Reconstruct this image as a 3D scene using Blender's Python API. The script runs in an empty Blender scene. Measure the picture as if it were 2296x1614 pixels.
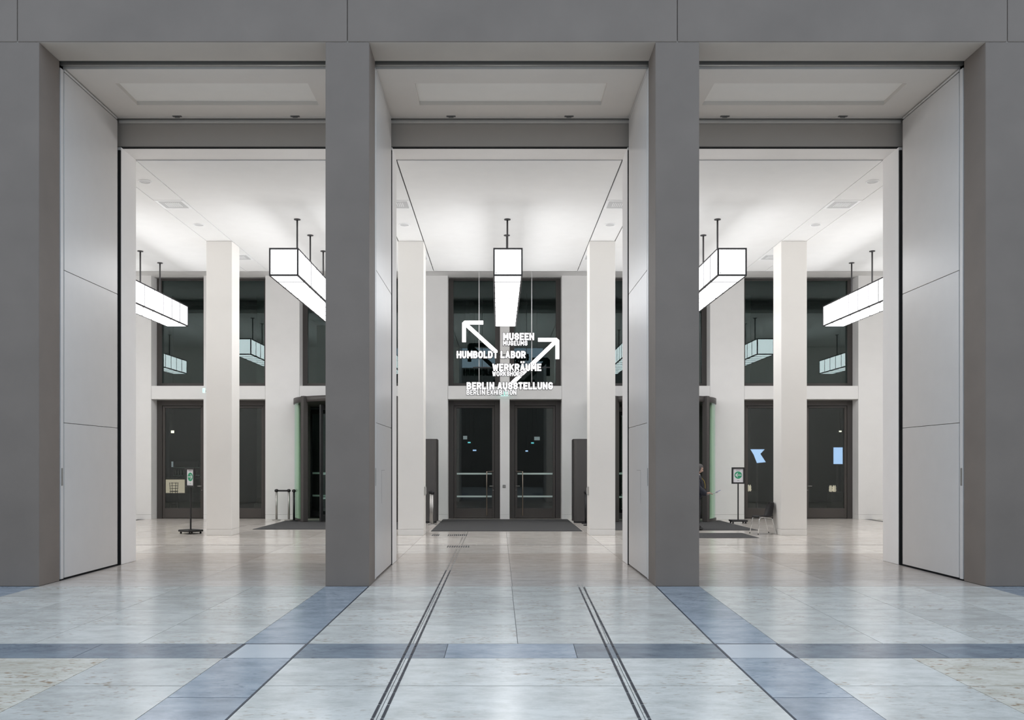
import bpy, bmesh, math, random
from mathutils import Vector, Matrix

random.seed(7)
SC = bpy.context.scene
COL = SC.collection
PI = math.pi

# ------------------------------------------------------------------ camera
# one-point perspective, shifted lens: horizon low in the frame
cam = bpy.data.cameras.new('camera')
cam.sensor_fit = 'HORIZONTAL'
cam.sensor_width = 36.0
cam.lens = 36.0 * 1980.0 / 2296.0
cam.shift_x = (1148.0 - 1118.0) / 2296.0
cam.shift_y = (1042.0 - 807.0) / 2296.0
cam.clip_end = 200
camo = bpy.data.objects.new('camera', cam)
COL.objects.link(camo)
camo.location = (0, 0, 1.77)
camo.rotation_euler = (PI / 2, 0, 0)
SC.camera = camo

# ------------------------------------------------------------------ world and exposure
W = bpy.data.worlds.new('atrium_light')
SC.world = W
W.use_nodes = True
bg = W.node_tree.nodes['Background']
bg.inputs['Color'].default_value = (0.665, 0.815, 1.0, 1)
bg.inputs['Strength'].default_value = 1.62
LAMP = 6.2           # radiance of the pendant light boxes
SC.view_settings.view_transform = 'Standard'
SC.view_settings.look = 'None'
SC.view_settings.exposure = 0.0
SC.view_settings.gamma = 1.0
SC.view_settings.use_curve_mapping = False
SC.cycles.use_denoising = True
SC.cycles.use_adaptive_sampling = True
SC.cycles.adaptive_threshold = 0.03
SC.cycles.max_bounces = 8
SC.cycles.diffuse_bounces = 5
SC.cycles.glossy_bounces = 5
SC.cycles.transparent_max_bounces = 16
SC.cycles.caustics_reflective = False
SC.cycles.sample_clamp_indirect = 6.0

# ------------------------------------------------------------------ key dimensions (metres, y = depth from camera)
X0 = 0.2             # axis of the building
P = 4.807            # bay pitch
PW = 0.637           # pillar width
HO = 2.085           # half width of an opening
YF, YB = 12.86, 13.46            # facade pillars
YI0, YI1 = 15.62, 16.30          # inner portal frame
ZL, ZS, ZC, ZT = 7.93, 7.89, 7.386, 7.90
YC1 = 25.65                      # end of suspended ceiling
YW = 28.63                       # face of back wall
YWIN = 29.10                     # face of window frames


# ------------------------------------------------------------------ materials
def newmat(name):
    m = bpy.data.materials.new(name)
    m.use_nodes = True
    nt = m.node_tree
    b = nt.nodes['Principled BSDF']
    return m, nt, b


def plain(name, col, rough=0.5, metal=0.0, spec=0.5, noise=0.0, nscale=3.0, bump=0.0, bscale=60.0):
    m, nt, b = newmat(name)
    b.inputs['Roughness'].default_value = rough
    b.inputs['Metallic'].default_value = metal
    b.inputs['Specular IOR Level'].default_value = spec
    tc = nt.nodes.new('ShaderNodeTexCoord')
    nz = nt.nodes.new('ShaderNodeTexNoise')
    nz.inputs['Scale'].default_value = nscale
    nz.inputs['Detail'].default_value = 5
    nt.links.new(tc.outputs['Object'], nz.inputs['Vector'])
    r = nt.nodes.new('ShaderNodeValToRGB')
    n = max(noise, 0.015)
    r.color_ramp.elements[0].position = 0.25
    r.color_ramp.elements[1].position = 0.75
    r.color_ramp.elements[0].color = (col[0] * (1 - n), col[1] * (1 - n), col[2] * (1 - n), 1)
    r.color_ramp.elements[1].color = (col[0] * (1 + n), col[1] * (1 + n), col[2] * (1 + n), 1)
    nt.links.new(nz.outputs['Fac'], r.inputs['Fac'])
    nt.links.new(r.outputs['Color'], b.inputs['Base Color'])
    if bump:
        n2 = nt.nodes.new('ShaderNodeTexNoise')
        n2.inputs['Scale'].default_value = bscale
        n2.inputs['Detail'].default_value = 4
        nt.links.new(tc.outputs['Object'], n2.inputs['Vector'])
        bp = nt.nodes.new('ShaderNodeBump')
        bp.inputs['Strength'].default_value = bump
        bp.inputs['Distance'].default_value = 0.01
        nt.links.new(n2.outputs['Fac'], bp.inputs['Height'])
        nt.links.new(bp.outputs['Normal'], b.inputs['Normal'])
    return m


def emit(name, col, strength):
    m, nt, b = newmat(name)
    b.inputs['Base Color'].default_value = (0.8, 0.8, 0.8, 1)
    b.inputs['Emission Color'].default_value = (*col, 1)
    b.inputs['Emission Strength'].default_value = strength
    return m


def glass(name, tint, base=0.06):
    m, nt, b = newmat(name)
    nt.nodes.remove(b)
    out = nt.nodes['Material Output']
    tr = nt.nodes.new('ShaderNodeBsdfTransparent')
    tr.inputs['Color'].default_value = (*tint, 1)
    gl = nt.nodes.new('ShaderNodeBsdfGlossy')
    gl.inputs['Roughness'].default_value = 0.0
    gl.inputs['Color'].default_value = (0.92, 0.97, 1.0, 1)
    lw = nt.nodes.new('ShaderNodeLayerWeight')
    lw.inputs['Blend'].default_value = 0.5
    p = nt.nodes.new('ShaderNodeMath')
    p.operation = 'POWER'
    p.inputs[1].default_value = 5
    nt.links.new(lw.outputs['Facing'], p.inputs[0])
    ma = nt.nodes.new('ShaderNodeMath')
    ma.operation = 'MULTIPLY_ADD'
    ma.inputs[1].default_value = 0.9
    ma.inputs[2].default_value = base
    nt.links.new(p.outputs[0], ma.inputs[0])
    mx = nt.nodes.new('ShaderNodeMixShader')
    nt.links.new(ma.outputs[0], mx.inputs['Fac'])
    nt.links.new(tr.outputs[0], mx.inputs[1])
    nt.links.new(gl.outputs[0], mx.inputs[2])
    nt.links.new(mx.outputs[0], out.inputs['Surface'])
    return m


def stone_floor(name, light, dark, stain, rough, stain_amt=0.5, patch=0.42):
    """polished limestone: cloudy base, streaky veins along x, small brown fossils"""
    m, nt, b = newmat(name)
    L = nt.links.new
    N = nt.nodes.new
    tc = N('ShaderNodeTexCoord')
    oi = N('ShaderNodeObjectInfo')
    off = N('ShaderNodeVectorMath')
    off.operation = 'SCALE'
    cmb = N('ShaderNodeCombineXYZ')
    for k in range(3):
        L(oi.outputs['Random'], cmb.inputs[k])
    L(cmb.outputs[0], off.inputs[0])
    off.inputs['Scale'].default_value = 37.0
    add = N('ShaderNodeVectorMath')
    L(tc.outputs['Object'], add.inputs[0])
    L(off.outputs[0], add.inputs[1])
    mp = N('ShaderNodeMapping')
    mp.inputs['Scale'].default_value = (1.0, 1.9, 1)
    L(add.outputs[0], mp.inputs['Vector'])
    n1 = N('ShaderNodeTexNoise')
    n1.inputs['Scale'].default_value = 2.6
    n1.inputs['Detail'].default_value = 12
    n1.inputs['Roughness'].default_value = 0.72
    L(mp.outputs[0], n1.inputs['Vector'])
    r1 = N('ShaderNodeValToRGB')
    r1.color_ramp.elements[0].position = 0.33
    r1.color_ramp.elements[1].position = 0.60
    r1.color_ramp.elements[0].color = (*dark, 1)
    r1.color_ramp.elements[1].color = (*light, 1)
    L(n1.outputs['Fac'], r1.inputs['Fac'])
    mp2 = N('ShaderNodeMapping')
    mp2.inputs['Scale'].default_value = (3.2, 6.5, 1)
    L(add.outputs[0], mp2.inputs['Vector'])
    n2 = N('ShaderNodeTexNoise')
    n2.inputs['Scale'].default_value = 4.0
    n2.inputs['Detail'].default_value = 8
    L(mp2.outputs[0], n2.inputs['Vector'])
    r2 = N('ShaderNodeValToRGB')
    r2.color_ramp.elements[0].position = 0.56
    r2.color_ramp.elements[1].position = 0.70
    r2.color_ramp.elements[0].color = (0, 0, 0, 1)
    r2.color_ramp.elements[1].color = (stain_amt, stain_amt, stain_amt, 1)
    L(n2.outputs['Fac'], r2.inputs['Fac'])
    n3 = N('ShaderNodeTexNoise')       # stains gather in patches of a few decimetres
    n3.inputs['Scale'].default_value = 1.1
    L(add.outputs[0], n3.inputs['Vector'])
    r3 = N('ShaderNodeValToRGB')
    r3.color_ramp.elements[0].position = patch
    r3.color_ramp.elements[1].position = patch + 0.2
    L(n3.outputs['Fac'], r3.inputs['Fac'])
    mu = N('ShaderNodeMath')
    mu.operation = 'MULTIPLY'
    L(r2.outputs['Color'], mu.inputs[0])
    L(r3.outputs['Color'], mu.inputs[1])
    mx = N('ShaderNodeMix')
    mx.data_type = 'RGBA'
    L(mu.outputs[0], mx.inputs['Factor'])
    L(r1.outputs['Color'], mx.inputs['A'])
    mx.inputs['B'].default_value = (*stain, 1)
    # slight tone difference between slabs
    hv = N('ShaderNodeHueSaturation')
    mv = N('ShaderNodeMapRange')
    mv.inputs['To Min'].default_value = 0.88
    mv.inputs['To Max'].default_value = 1.08
    L(oi.outputs['Random'], mv.inputs['Value'])
    L(mv.outputs[0], hv.inputs['Value'])
    L(mx.outputs['Result'], hv.inputs['Color'])
    L(hv.outputs['Color'], b.inputs['Base Color'])
    rr = N('ShaderNodeMapRange')
    rr.inputs['To Min'].default_value = rough * 0.8
    rr.inputs['To Max'].default_value = rough * 1.25
    L(n2.outputs['Fac'], rr.inputs['Value'])
    L(rr.outputs[0], b.inputs['Roughness'])
    b.inputs['Specular IOR Level'].default_value = 0.5
    return m


M = {}
M['facade'] = plain('grey_cast_stone', (0.200, 0.164, 0.138), 0.65, spec=0.3, noise=0.09, nscale=1.3, bump=0.05, bscale=90)
M['panel'] = plain('light_lacquered_panel', (0.63, 0.595, 0.565), 0.33, spec=0.4, noise=0.02)
M['soffit'] = plain('portal_soffit_paint', (0.72, 0.67, 0.62), 0.7, spec=0.2)
M['lintelsoffit'] = plain('lit_lintel_stone', (0.52, 0.47, 0.42), 0.65, spec=0.2, noise=0.06, nscale=1.3)  # same stone as the facade, floor bounce light put into a paler colour
M['coffer'] = plain('coffer_paint', (0.86, 0.82, 0.77), 0.7, spec=0.2)
M['beam'] = plain('beam_paint', (0.46, 0.42, 0.38), 0.6, spec=0.2)
M['rail'] = plain('dull_steel_rail', (0.30, 0.29, 0.27), 0.4, metal=0.6)
M['gap'] = plain('shadow_gap_black', (0.015, 0.014, 0.013), 0.7)
M['white'] = plain('white_plaster', (0.82, 0.81, 0.80), 0.75, spec=0.15)
M['jamb'] = plain('jamb_white', (0.86, 0.83, 0.805), 0.6, spec=0.2)
M['ceil'] = plain('ceiling_white', (0.84, 0.835, 0.825), 0.8, spec=0.1)
M['column'] = plain('pale_column_stone', (0.79, 0.765, 0.73), 0.6, spec=0.2, noise=0.03, nscale=0.8)
M['floor'] = stone_floor('pale_limestone', (0.69, 0.66, 0.60), (0.50, 0.475, 0.425), (0.27, 0.18, 0.09), 0.20, 0.8)
M['floorwarm'] = stone_floor('tan_stained_limestone', (0.74, 0.68, 0.58), (0.52, 0.455, 0.35), (0.27, 0.14, 0.05), 0.22, 0.9, 0.30)
M['strip'] = stone_floor('bluelit_grey_limestone', (0.37, 0.405, 0.44), (0.21, 0.245, 0.285), (0.08, 0.11, 0.16), 0.20, 0.7)  # grey stone, the blue of the atrium light mixed into its colour
M['band'] = stone_floor('bluelit_dark_limestone', (0.24, 0.275, 0.305), (0.13, 0.155, 0.185), (0.06, 0.085, 0.125), 0.20, 0.7)  # darker grey stone, blue light painted in as well
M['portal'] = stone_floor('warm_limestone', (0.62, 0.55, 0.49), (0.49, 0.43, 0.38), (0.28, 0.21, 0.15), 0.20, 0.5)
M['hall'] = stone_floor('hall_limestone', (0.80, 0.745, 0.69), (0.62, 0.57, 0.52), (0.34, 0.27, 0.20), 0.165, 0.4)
M['hatch'] = plain('smooth_hatch_slab', (0.53, 0.54, 0.55), 0.22, noise=0.03)
M['grout'] = plain('floor_joint', (0.10, 0.10, 0.105), 0.6)
M['joint'] = plain('dark_expansion_joint', (0.02, 0.028, 0.045), 0.45)
M['guide'] = plain('black_guide_rib', (0.012, 0.016, 0.026), 0.45)
M['guide_pale'] = plain('steel_guide_rib', (0.36, 0.34, 0.32), 0.35, metal=0.3)
M['frame'] = plain('bronze_dark_frame', (0.068, 0.062, 0.059), 0.45, spec=0.4)
M['frame2'] = plain('bronze_leaf', (0.075, 0.067, 0.062), 0.4, spec=0.4)
M['black'] = plain('black_plastic', (0.010, 0.009, 0.010), 0.45)
M['blackm'] = plain('black_powder_coat', (0.012, 0.012, 0.013), 0.5)
M['lampframe'] = plain('lamp_frame_grey', (0.055, 0.053, 0.055), 0.5)
M['lampcore'] = plain('lamp_core', (0.06, 0.06, 0.06), 0.7)
M['lamp'] = emit('lit_opal_panel', (0.965, 0.98, 1.0), LAMP)
M['lamptop'] = emit('dim_lamp_top', (0.965, 0.98, 1.0), LAMP * 0.19)
M['letter'] = emit('lit_letter_face', (1.0, 0.98, 1.0), 1.5)
M['winglass'] = glass('window_glass', (0.74, 0.90, 0.86), 0.055)
M['doorglass'] = glass('door_glass', (0.88, 0.92, 0.90), 0.035)
M['drumglass'] = glass('green_drum_glass', (0.74, 0.90, 0.76), 0.03)
M['bandglass'] = plain('frosted_band', (0.55, 0.66, 0.62), 0.5)
M['steel'] = plain('brushed_steel', (0.50, 0.48, 0.46), 0.45, metal=1.0)
M['bronze'] = plain('brushed_bronze', (0.42, 0.35, 0.29), 0.35, metal=0.9)
M['chrome'] = plain('chrome_tube', (0.75, 0.75, 0.75), 0.12, metal=1.0)
M['mat'] = plain('charcoal_mat', (0.095, 0.094, 0.095), 0.95, spec=0.1, noise=0.15, nscale=40, bump=0.4, bscale=300)
M['stele'] = plain('dark_grey_metal', (0.085, 0.079, 0.076), 0.38, metal=0.2)
M['paper'] = plain('poster_paper', (0.72, 0.71, 0.73), 0.6)
M['green'] = plain('sign_green', (0.03, 0.30, 0.15), 0.55)
M['ink'] = plain('grey_ink', (0.10, 0.10, 0.10), 0.6)
M['exit'] = emit('lit_green_exit', (0.05, 0.70, 0.45), 0.9)
M['exitw'] = emit('lit_white_exit', (0.45, 0.95, 0.85), 0.85)
M['vent'] = plain('vent_grey', (0.58, 0.58, 0.58), 0.6)
M['ventslot'] = plain('vent_slot_pale', (0.88, 0.88, 0.88), 0.5)
M['plate'] = plain('switch_plate_grey', (0.45, 0.44, 0.42), 0.4)
M['sensor'] = plain('sensor_dark', (0.13, 0.125, 0.12), 0.5)
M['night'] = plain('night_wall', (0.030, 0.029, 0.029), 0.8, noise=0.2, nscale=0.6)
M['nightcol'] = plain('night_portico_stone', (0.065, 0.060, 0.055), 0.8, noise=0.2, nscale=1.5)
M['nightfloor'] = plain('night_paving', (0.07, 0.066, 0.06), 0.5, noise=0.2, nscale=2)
M['screen'] = emit('blue_white_screen', (0.42, 0.62, 1.0), 1.1)
M['warm'] = emit('warm_glow', (1.0, 0.82, 0.62), 0.42)
M['cyan'] = emit('cyan_light', (0.15, 0.75, 0.85), 0.9)
M['dimlight'] = emit('dim_white_light', (0.8, 0.9, 1.0), 0.2)
M['bright'] = emit('warm_white_light', (1.0, 0.93, 0.75), 1.6)
M['bottle'] = plain('pale_bottle', (0.35, 0.34, 0.32), 0.2)
M['navy'] = plain('navy_jacket', (0.012, 0.014, 0.026), 0.7, noise=0.2, nscale=20)
M['trouser'] = plain('black_trousers', (0.008, 0.008, 0.010), 0.75)
M['skin'] = plain('skin', (0.50, 0.33, 0.26), 0.5)
M['hair'] = plain('grey_brown_hair', (0.075, 0.07, 0.068), 0.6)
M['badge'] = plain('yellow_badge', (0.55, 0.40, 0.05), 0.5)
M['bluepen'] = plain('blue_pen', (0.03, 0.06, 0.40), 0.4)
M['eye'] = plain('eye_dark', (0.02, 0.015, 0.012), 0.3)
M['lip'] = plain('lip', (0.36, 0.17, 0.14), 0.5)


# ------------------------------------------------------------------ object helpers
def link(o, parent=None, loc=None):
    COL.objects.link(o)
    if parent is not None:
        o.parent = parent
    if loc is not None:
        o.location = loc
    return o


def obj(name, me, parent=None, loc=None, mat=None):
    if mat is not None and len(me.materials) == 0:
        me.materials.append(M[mat] if isinstance(mat, str) else mat)
    return link(bpy.data.objects.new(name, me), parent, loc)


def tag(o, label=None, cat=None, group=None, kind=None):
    if label:
        o['label'] = label
    if cat:
        o['category'] = cat
    if group:
        o['group'] = group
    if kind:
        o['kind'] = kind
    return o


def thing(name, label, cat, loc=(0, 0, 0), rz=0.0, group=None, kind=None):
    o = bpy.data.objects.new(name, None)
    o.empty_display_size = 0.2
    link(o, None, loc)
    o.rotation_euler = (0, 0, rz)
    return tag(o, label, cat, group, kind)


def copy_tree(o, parent=None):
    c = o.copy()
    COL.objects.link(c)
    c.parent = parent
    for ch in list(o.children):
        copy_tree(ch, c)
    return c


_bc = {}


def box_me(sx, sy, sz, bevel=0.0, mats=None):
    """box centred in x and y, standing on z = 0; mesh data shared between alike boxes"""
    key = (round(sx, 4), round(sy, 4), round(sz, 4), bevel, tuple(mats) if mats else None)
    if key in _bc:
        return _bc[key]
    bm = bmesh.new()
    bmesh.ops.create_cube(bm, size=1.0)
    for v in bm.verts:
        v.co = Vector((v.co.x * sx, v.co.y * sy, (v.co.z + 0.5) * sz))
    if bevel:
        bmesh.ops.bevel(bm, geom=list(bm.edges), offset=bevel, segments=1, affect='EDGES', clamp_overlap=True)
    me = bpy.data.meshes.new('box')
    bm.to_mesh(me)
    bm.free()
    if mats:
        for m in mats:
            me.materials.append(M[m])
    _bc[key] = me
    return me


def B(name, x0, x1, y0, y1, z0, z1, mat, parent=None, bevel=0.0):
    """box given by its extents in the parent's frame"""
    me = box_me(abs(x1 - x0), abs(y1 - y0), abs(z1 - z0), bevel, (mat,))
    return obj(name, me, parent, ((x0 + x1) / 2, (y0 + y1) / 2, min(z0, z1)))


def joinboxes(name, boxes, mat, parent=None, loc=None):
    vs, fs = [], []
    for (x0, x1, y0, y1, z0, z1) in boxes:
        n = len(vs)
        for z in (z0, z1):
            vs += [(x0, y0, z), (x1, y0, z), (x1, y1, z), (x0, y1, z)]
        fs += [(n + 3, n + 2, n + 1, n), (n + 4, n + 5, n + 6, n + 7)]
        for k in range(4):
            j = (k + 1) % 4
            fs.append((n + k, n + j, n + 4 + j, n + 4 + k))
    me = bpy.data.meshes.new(name)
    me.from_pydata(vs, [], fs)
    return obj(name, me, parent, loc, mat)


def prism(name, pts, z0, z1, mat, parent=None, loc=None):
    """vertical prism over a counter-clockwise polygon"""
    n = len(pts)
    vs = [(x, y, z0) for x, y in pts] + [(x, y, z1) for x, y in pts]
    fs = [tuple(range(n - 1, -1, -1)), tuple(range(n, 2 * n))]
    for k in range(n):
        j = (k + 1) % n
        fs.append((k, j, n + j, n + k))
    me = bpy.data.meshes.new(name)
    me.from_pydata(vs, [], fs)
    return obj(name, me, parent, loc, mat)


def lathe_me(profile, seg=20):
    """profile: list of (r, z)"""
    vs, fs = [], []
    for r, z in profile:
        for k in range(seg):
            a = 2 * PI * k / seg
            vs.append((r * math.cos(a), r * math.sin(a), z))
    n = len(profile)
    for i in range(n - 1):
        for k in range(seg):
            j = (k + 1) % seg
            fs.append((i * seg + k, i * seg + j, (i + 1) * seg + j, (i + 1) * seg + k))
    fs.append(tuple(range(seg - 1, -1, -1)))
    fs.append(tuple((n - 1) * seg + k for k in range(seg)))
    me = bpy.data.meshes.new('lathe')
    me.from_pydata(vs, [], fs)
    for p in me.polygons:
        p.use_smooth = len(p.vertices) == 4
    return me


def lathe(name, profile, mat, parent=None, loc=None, seg=20):
    return obj(name, lathe_me(profile, seg), parent, loc, mat)


def tube_me(pts, r, seg=8, closed=False):
    pts = [Vector(p) for p in pts]
    vs, fs = [], []
    n = len(pts)
    prev = None
    for i, p in enumerate(pts):
        a = pts[i - 1] if (i > 0 or closed) else p
        b = pts[(i + 1) % n] if (i < n - 1 or closed) else p
        t = (b - a).normalized()
        if prev is None:
            u = t.cross(Vector((0, 0, 1)))
            if u.length < 0.1:
                u = t.cross(Vector((1, 0, 0)))
        else:
            u = prev - t * prev.dot(t)
        u.normalize()
        prev = u
        w = t.cross(u)
        rr = r[i] if isinstance(r, (list, tuple)) else r
        for k in range(seg):
            an = 2 * PI * k / seg
            vs.append(p + (u * math.cos(an) + w * math.sin(an)) * rr)
    m = n if closed else n - 1
    for i in range(m):
        i2 = (i + 1) % n
        for k in range(seg):
            j = (k + 1) % seg
            fs.append((i * seg + k, i * seg + j, i2 * seg + j, i2 * seg + k))
    if not closed:
        fs.append(tuple(range(seg - 1, -1, -1)))
        fs.append(tuple((n - 1) * seg + k for k in range(seg)))
    me = bpy.data.meshes.new('tube')
    me.from_pydata([tuple(v) for v in vs], [], fs)
    for p in me.polygons:
        p.use_smooth = len(p.vertices) == 4
    return me


def tube(name, pts, r, mat, parent=None, seg=8):
    return obj(name, tube_me(pts, r, seg), parent, None, mat)


# ================================================================== FLOOR
floor = tag(B('floor', -18.5, 18.9, -6, 36.5, -0.3, -0.006, 'grout'), 'polished pale limestone floor with grey bands tinted by blue light', None, None, 'structure')
# children are given in world coordinates: undo the slab's own offset
FL = Vector(floor.location)


def tile(pts, mat, gx=0.006, gy=0.013):
    """one slab: a quad (ccw) shrunk by half a joint, standing proud of the bed"""
    cx = sum(p[0] for p in pts) / 4.0
    cy = sum(p[1] for p in pts) / 4.0
    q = [(x - cx - math.copysign(gx / 2, x - cx), y - cy - math.copysign(gy / 2, y - cy)) for (x, y) in pts]
    vs = [(x, y, -0.0055) for x, y in q] + [(x, y, 0.0) for x, y in q]
    fs = [(4, 5, 6, 7)] + [(k, (k + 1) % 4, 4 + (k + 1) % 4, 4 + k) for k in range(4)]
    me = bpy.data.meshes.new('tile')
    me.from_pydata(vs, [], fs)
    return obj('tile', me, floor, Vector((cx, cy, 0)) - FL, mat)


def axis2(y):
    """twice the mirror axis of the right half of the floor: the courses there run slightly askew"""
    tab = [(0.0, 0.0), (3.0, 0.085), (6.13, 0.17), (8.09, 0.222), (8.74, 0.24), (12.86, 0.40), (99, 0.40)]
    for (a, u), (b, v) in zip(tab, tab[1:]):
        if y <= b:
            return u + (v - u) * (y - a) / (b - a)
    return 0.4


def quadL(xa, xb, ya, yb):
    return [(xa, ya), (xb, ya), (xb, yb), (xa, yb)]


def quadR(xa, xb, ya, yb):      # mirror image of quadL
    return [(axis2(ya) - xb, ya), (axis2(ya) - xa, ya), (axis2(yb) - xa, yb), (axis2(yb) - xb, yb)]


EI = X0 - HO                      # -1.885 pillar edges and floor strips on the left half
EO = EI - PW                      # -2.522
FI = EO - 2 * HO                  # -6.692
FO = FI - PW                      # -7.329
T4 = 2 * HO / 4
rows_mid = [8.74, 9.77, 10.80, 11.83, 12.86]
rows_front = [8.09, 7.07, 6.05, 5.03, 4.01, 2.99]
bayL = [EO - T4 * k for k in range(5)]
for Q in (quadL, quadR):
    for ya, yb in list(zip(rows_mid, rows_mid[1:])) + [(b, a) for a, b in zip(rows_front, rows_front[1:])]:
        for k in range(4):
            if ya < 5 and k > 1:
                continue
            if ya < 7 and k > 2:
                continue
            tile(Q(bayL[k + 1], bayL[k], ya, yb), 'floorwarm' if (ya < 8 and k >= 1) else 'floor')
        if ya > 8:
            tile(Q(FO - T4, FO, ya, yb), 'floor')
    # strips in line with the pillars, and the band crossing them
    for ya, yb in [(8.74, 10.13), (10.13, 11.52), (11.52, 12.86), (6.72, 8.09), (5.35, 6.72), (2.99, 5.35)]:
        tile(Q(EO, EI - 0.014, ya, yb), 'strip')
        if ya > 8:
            tile(Q(FO, FI, ya, yb), 'strip')
    tile(Q(EO + 0.026, EI - 0.020, 8.092, 8.722), 'hatch')
    tile(Q(FO, FI, 8.09, 8.74), 'hatch')
    for k in range(3):
        tile(Q(EO - 2 * HO * (k + 1) / 3, EO - 2 * HO * k / 3, 8.09, 8.74), 'band')
    tile(Q(FO - 1.39, FO, 8.09, 8.74), 'band')
# centre bay
for ya, yb in zip(rows_mid, rows_mid[1:]):
    tile(quadL(EI, -0.85, ya, yb), 'floor')
    tile(quadL(-0.85, 0.19, ya, yb), 'floor')
    tile([(0.19, ya), (axis2(ya) + 0.85, ya), (axis2(yb) + 0.85, yb), (0.19, yb)], 'floor')
    tile(quadR(EI, -0.85, ya, yb), 'floor')
for yb, ya in zip(rows_front, rows_front[1:]):
    tile(quadL(EI, -0.85, ya, yb), 'floor')
    tile([(-0.85, ya), (axis2(ya) + 0.85, ya), (axis2(yb) + 0.85, yb), (-0.85, yb)], 'floor')
    tile(quadR(EI, -0.85, ya, yb), 'floor')
tile(quadL(EI, -0.50, 8.09, 8.74), 'band')
tile([(-0.50, 8.09), (axis2(8.09) + 0.50, 8.09), (axis2(8.74) + 0.50, 8.74), (-0.50, 8.74)], 'strip')
tile(quadR(EI, -0.50, 8.09, 8.74), 'band')
# portal and hall
rows_hall = [12.86, 13.58, 14.74, 15.90, 17.65, 19.47, 19.53, 21.4, 23.5, 25.9, 29.2]
for ya, yb in zip(rows_hall, rows_hall[1:]):
    if yb - ya < 0.1:
        continue
    for s in range(-2, 3):
        xa = X0 + s * P - HO
        if ya < 15 and abs(s) == 2:
            continue
        for k in range(2):
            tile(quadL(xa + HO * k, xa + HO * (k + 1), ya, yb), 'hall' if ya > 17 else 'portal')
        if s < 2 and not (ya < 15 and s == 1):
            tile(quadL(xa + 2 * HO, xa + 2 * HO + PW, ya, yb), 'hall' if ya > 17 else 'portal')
tag(joinboxes('drain_bed', [(-11.6, 12.0, 19.474, 19.526, -0.006, -0.0008)], 'hall', floor, -FL))
# dark expansion joints along the strips
for Q in (quadL, quadR):
    for ya, yb in [(2.99, 8.09), (8.74, 12.86)]:
        q = Q(EI - 0.013, EI - 0.001, ya, yb)
        prism('expansion_joint', q, -0.006, 0.0006, 'joint', floor, -FL)
    for q in (Q(EO + 0.004, EO + 0.026, 8.09, 8.74), Q(EI - 0.020, EI - 0.001, 8.09, 8.74), Q(EO, EI - 0.02, 8.722, 8.745)):
        prism('expansion_joint', q, -0.006, 0.0004, 'joint', floor, -FL)

# the rest of the forecourt behind and beside the camera is covered by plain slabs
o = joinboxes('outlying_paving', [(-18, FO - T4 - 1.45, 2.99, 12.86, -0.006, -0.0006), (-FO + T4 + 2.1, 18.4, 2.99, 12.86, -0.006, -0.0006),
                                  (-18, 18.4, -6, 2.985, -0.006, -0.0006), (FO - T4 - 1.45, -5.7, 2.99, 8.08, -0.006, -0.0008), (5.95, 10.4, 2.99, 8.08, -0.006, -0.0008),
                                  (-4.65, -5.7, 2.99, 5.0, -0.006, -0.0008), (4.85, 5.95, 2.99, 5.0, -0.006, -0.0008),
                                  (-18, -11.7, 16.3, 29.2, -0.006, -0.0006), (12.1, 18.4, 16.3, 29.2, -0.006, -0.0006)], 'floor', floor, -FL)

# ---- tactile guide lines
def guide(label, f, y_end, pale_to=None):
    t = thing('tactile_guide_line', label, 'guide line', (0, 0, 0), 0, 'tactile guide lines on the forecourt floor')
    y = 3.42
    while y < (pale_to or y_end):
        pale = y + 0.33 > y_end
        if any(y < b and y + 0.322 > a for a, b in ((18.9, 19.35), (21.95, 22.5))):
            y += 0.345
            continue
        for dx in (-0.034, 0.034):
            q = [(f(y) + dx - 0.0105, y), (f(y) + dx + 0.0105, y), (f(y + 0.322) + dx + 0.0105, y + 0.322), (f(y + 0.322) + dx - 0.0105, y + 0.322)]
            prism('guide_rib', q, 0.0, 0.004, 'guide_pale' if pale else 'guide', t)
        y += 0.345
    return t


guide('double black guide line running on as pale steel into the hall', lambda y: -0.845, 15.0, 23.4)
guide('short double black guide line ending level with the pillars', lambda y: axis2(y) + 0.845 if y < 8.74 else 1.085 + (y - 8.74) * 0.0275, 12.9)
for (xa, xb, ya, yb, lab) in [(-1.12, -0.62, 18.95, 19.30, 'small tactile ribbed field on the drain line'),
                              (-1.28, -0.80, 22.0, 22.45, 'small tactile ribbed field in front of the door mat'),
                              (-1.68, -1.46, 22.0, 22.45, 'smallest tactile ribbed field beside the pale column')]:
    t = thing('tactile_field', lab, 'tactile field', ((xa + xb) / 2, (ya + yb) / 2, 0))
    n = int(round((xb - xa) / 0.05))
    for k in range(n):
        xx = -(xb - xa) / 2 + 0.02 + k * 0.05
        B('rib', xx - 0.011, xx + 0.011, -(yb - ya) / 2, (yb - ya) / 2, 0, 0.004, 'guide', t)

t = thing('slot_drain', 'dashed slot drain across the hall floor', 'drain', (X0, 19.5, 0))
k = 0
x = -8.4
while x < 8.4:
    B('drain_slot', x, x + 0.335, -0.016, 0.016, 0.0, 0.0015, 'ink', t)
    x += 0.368

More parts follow.
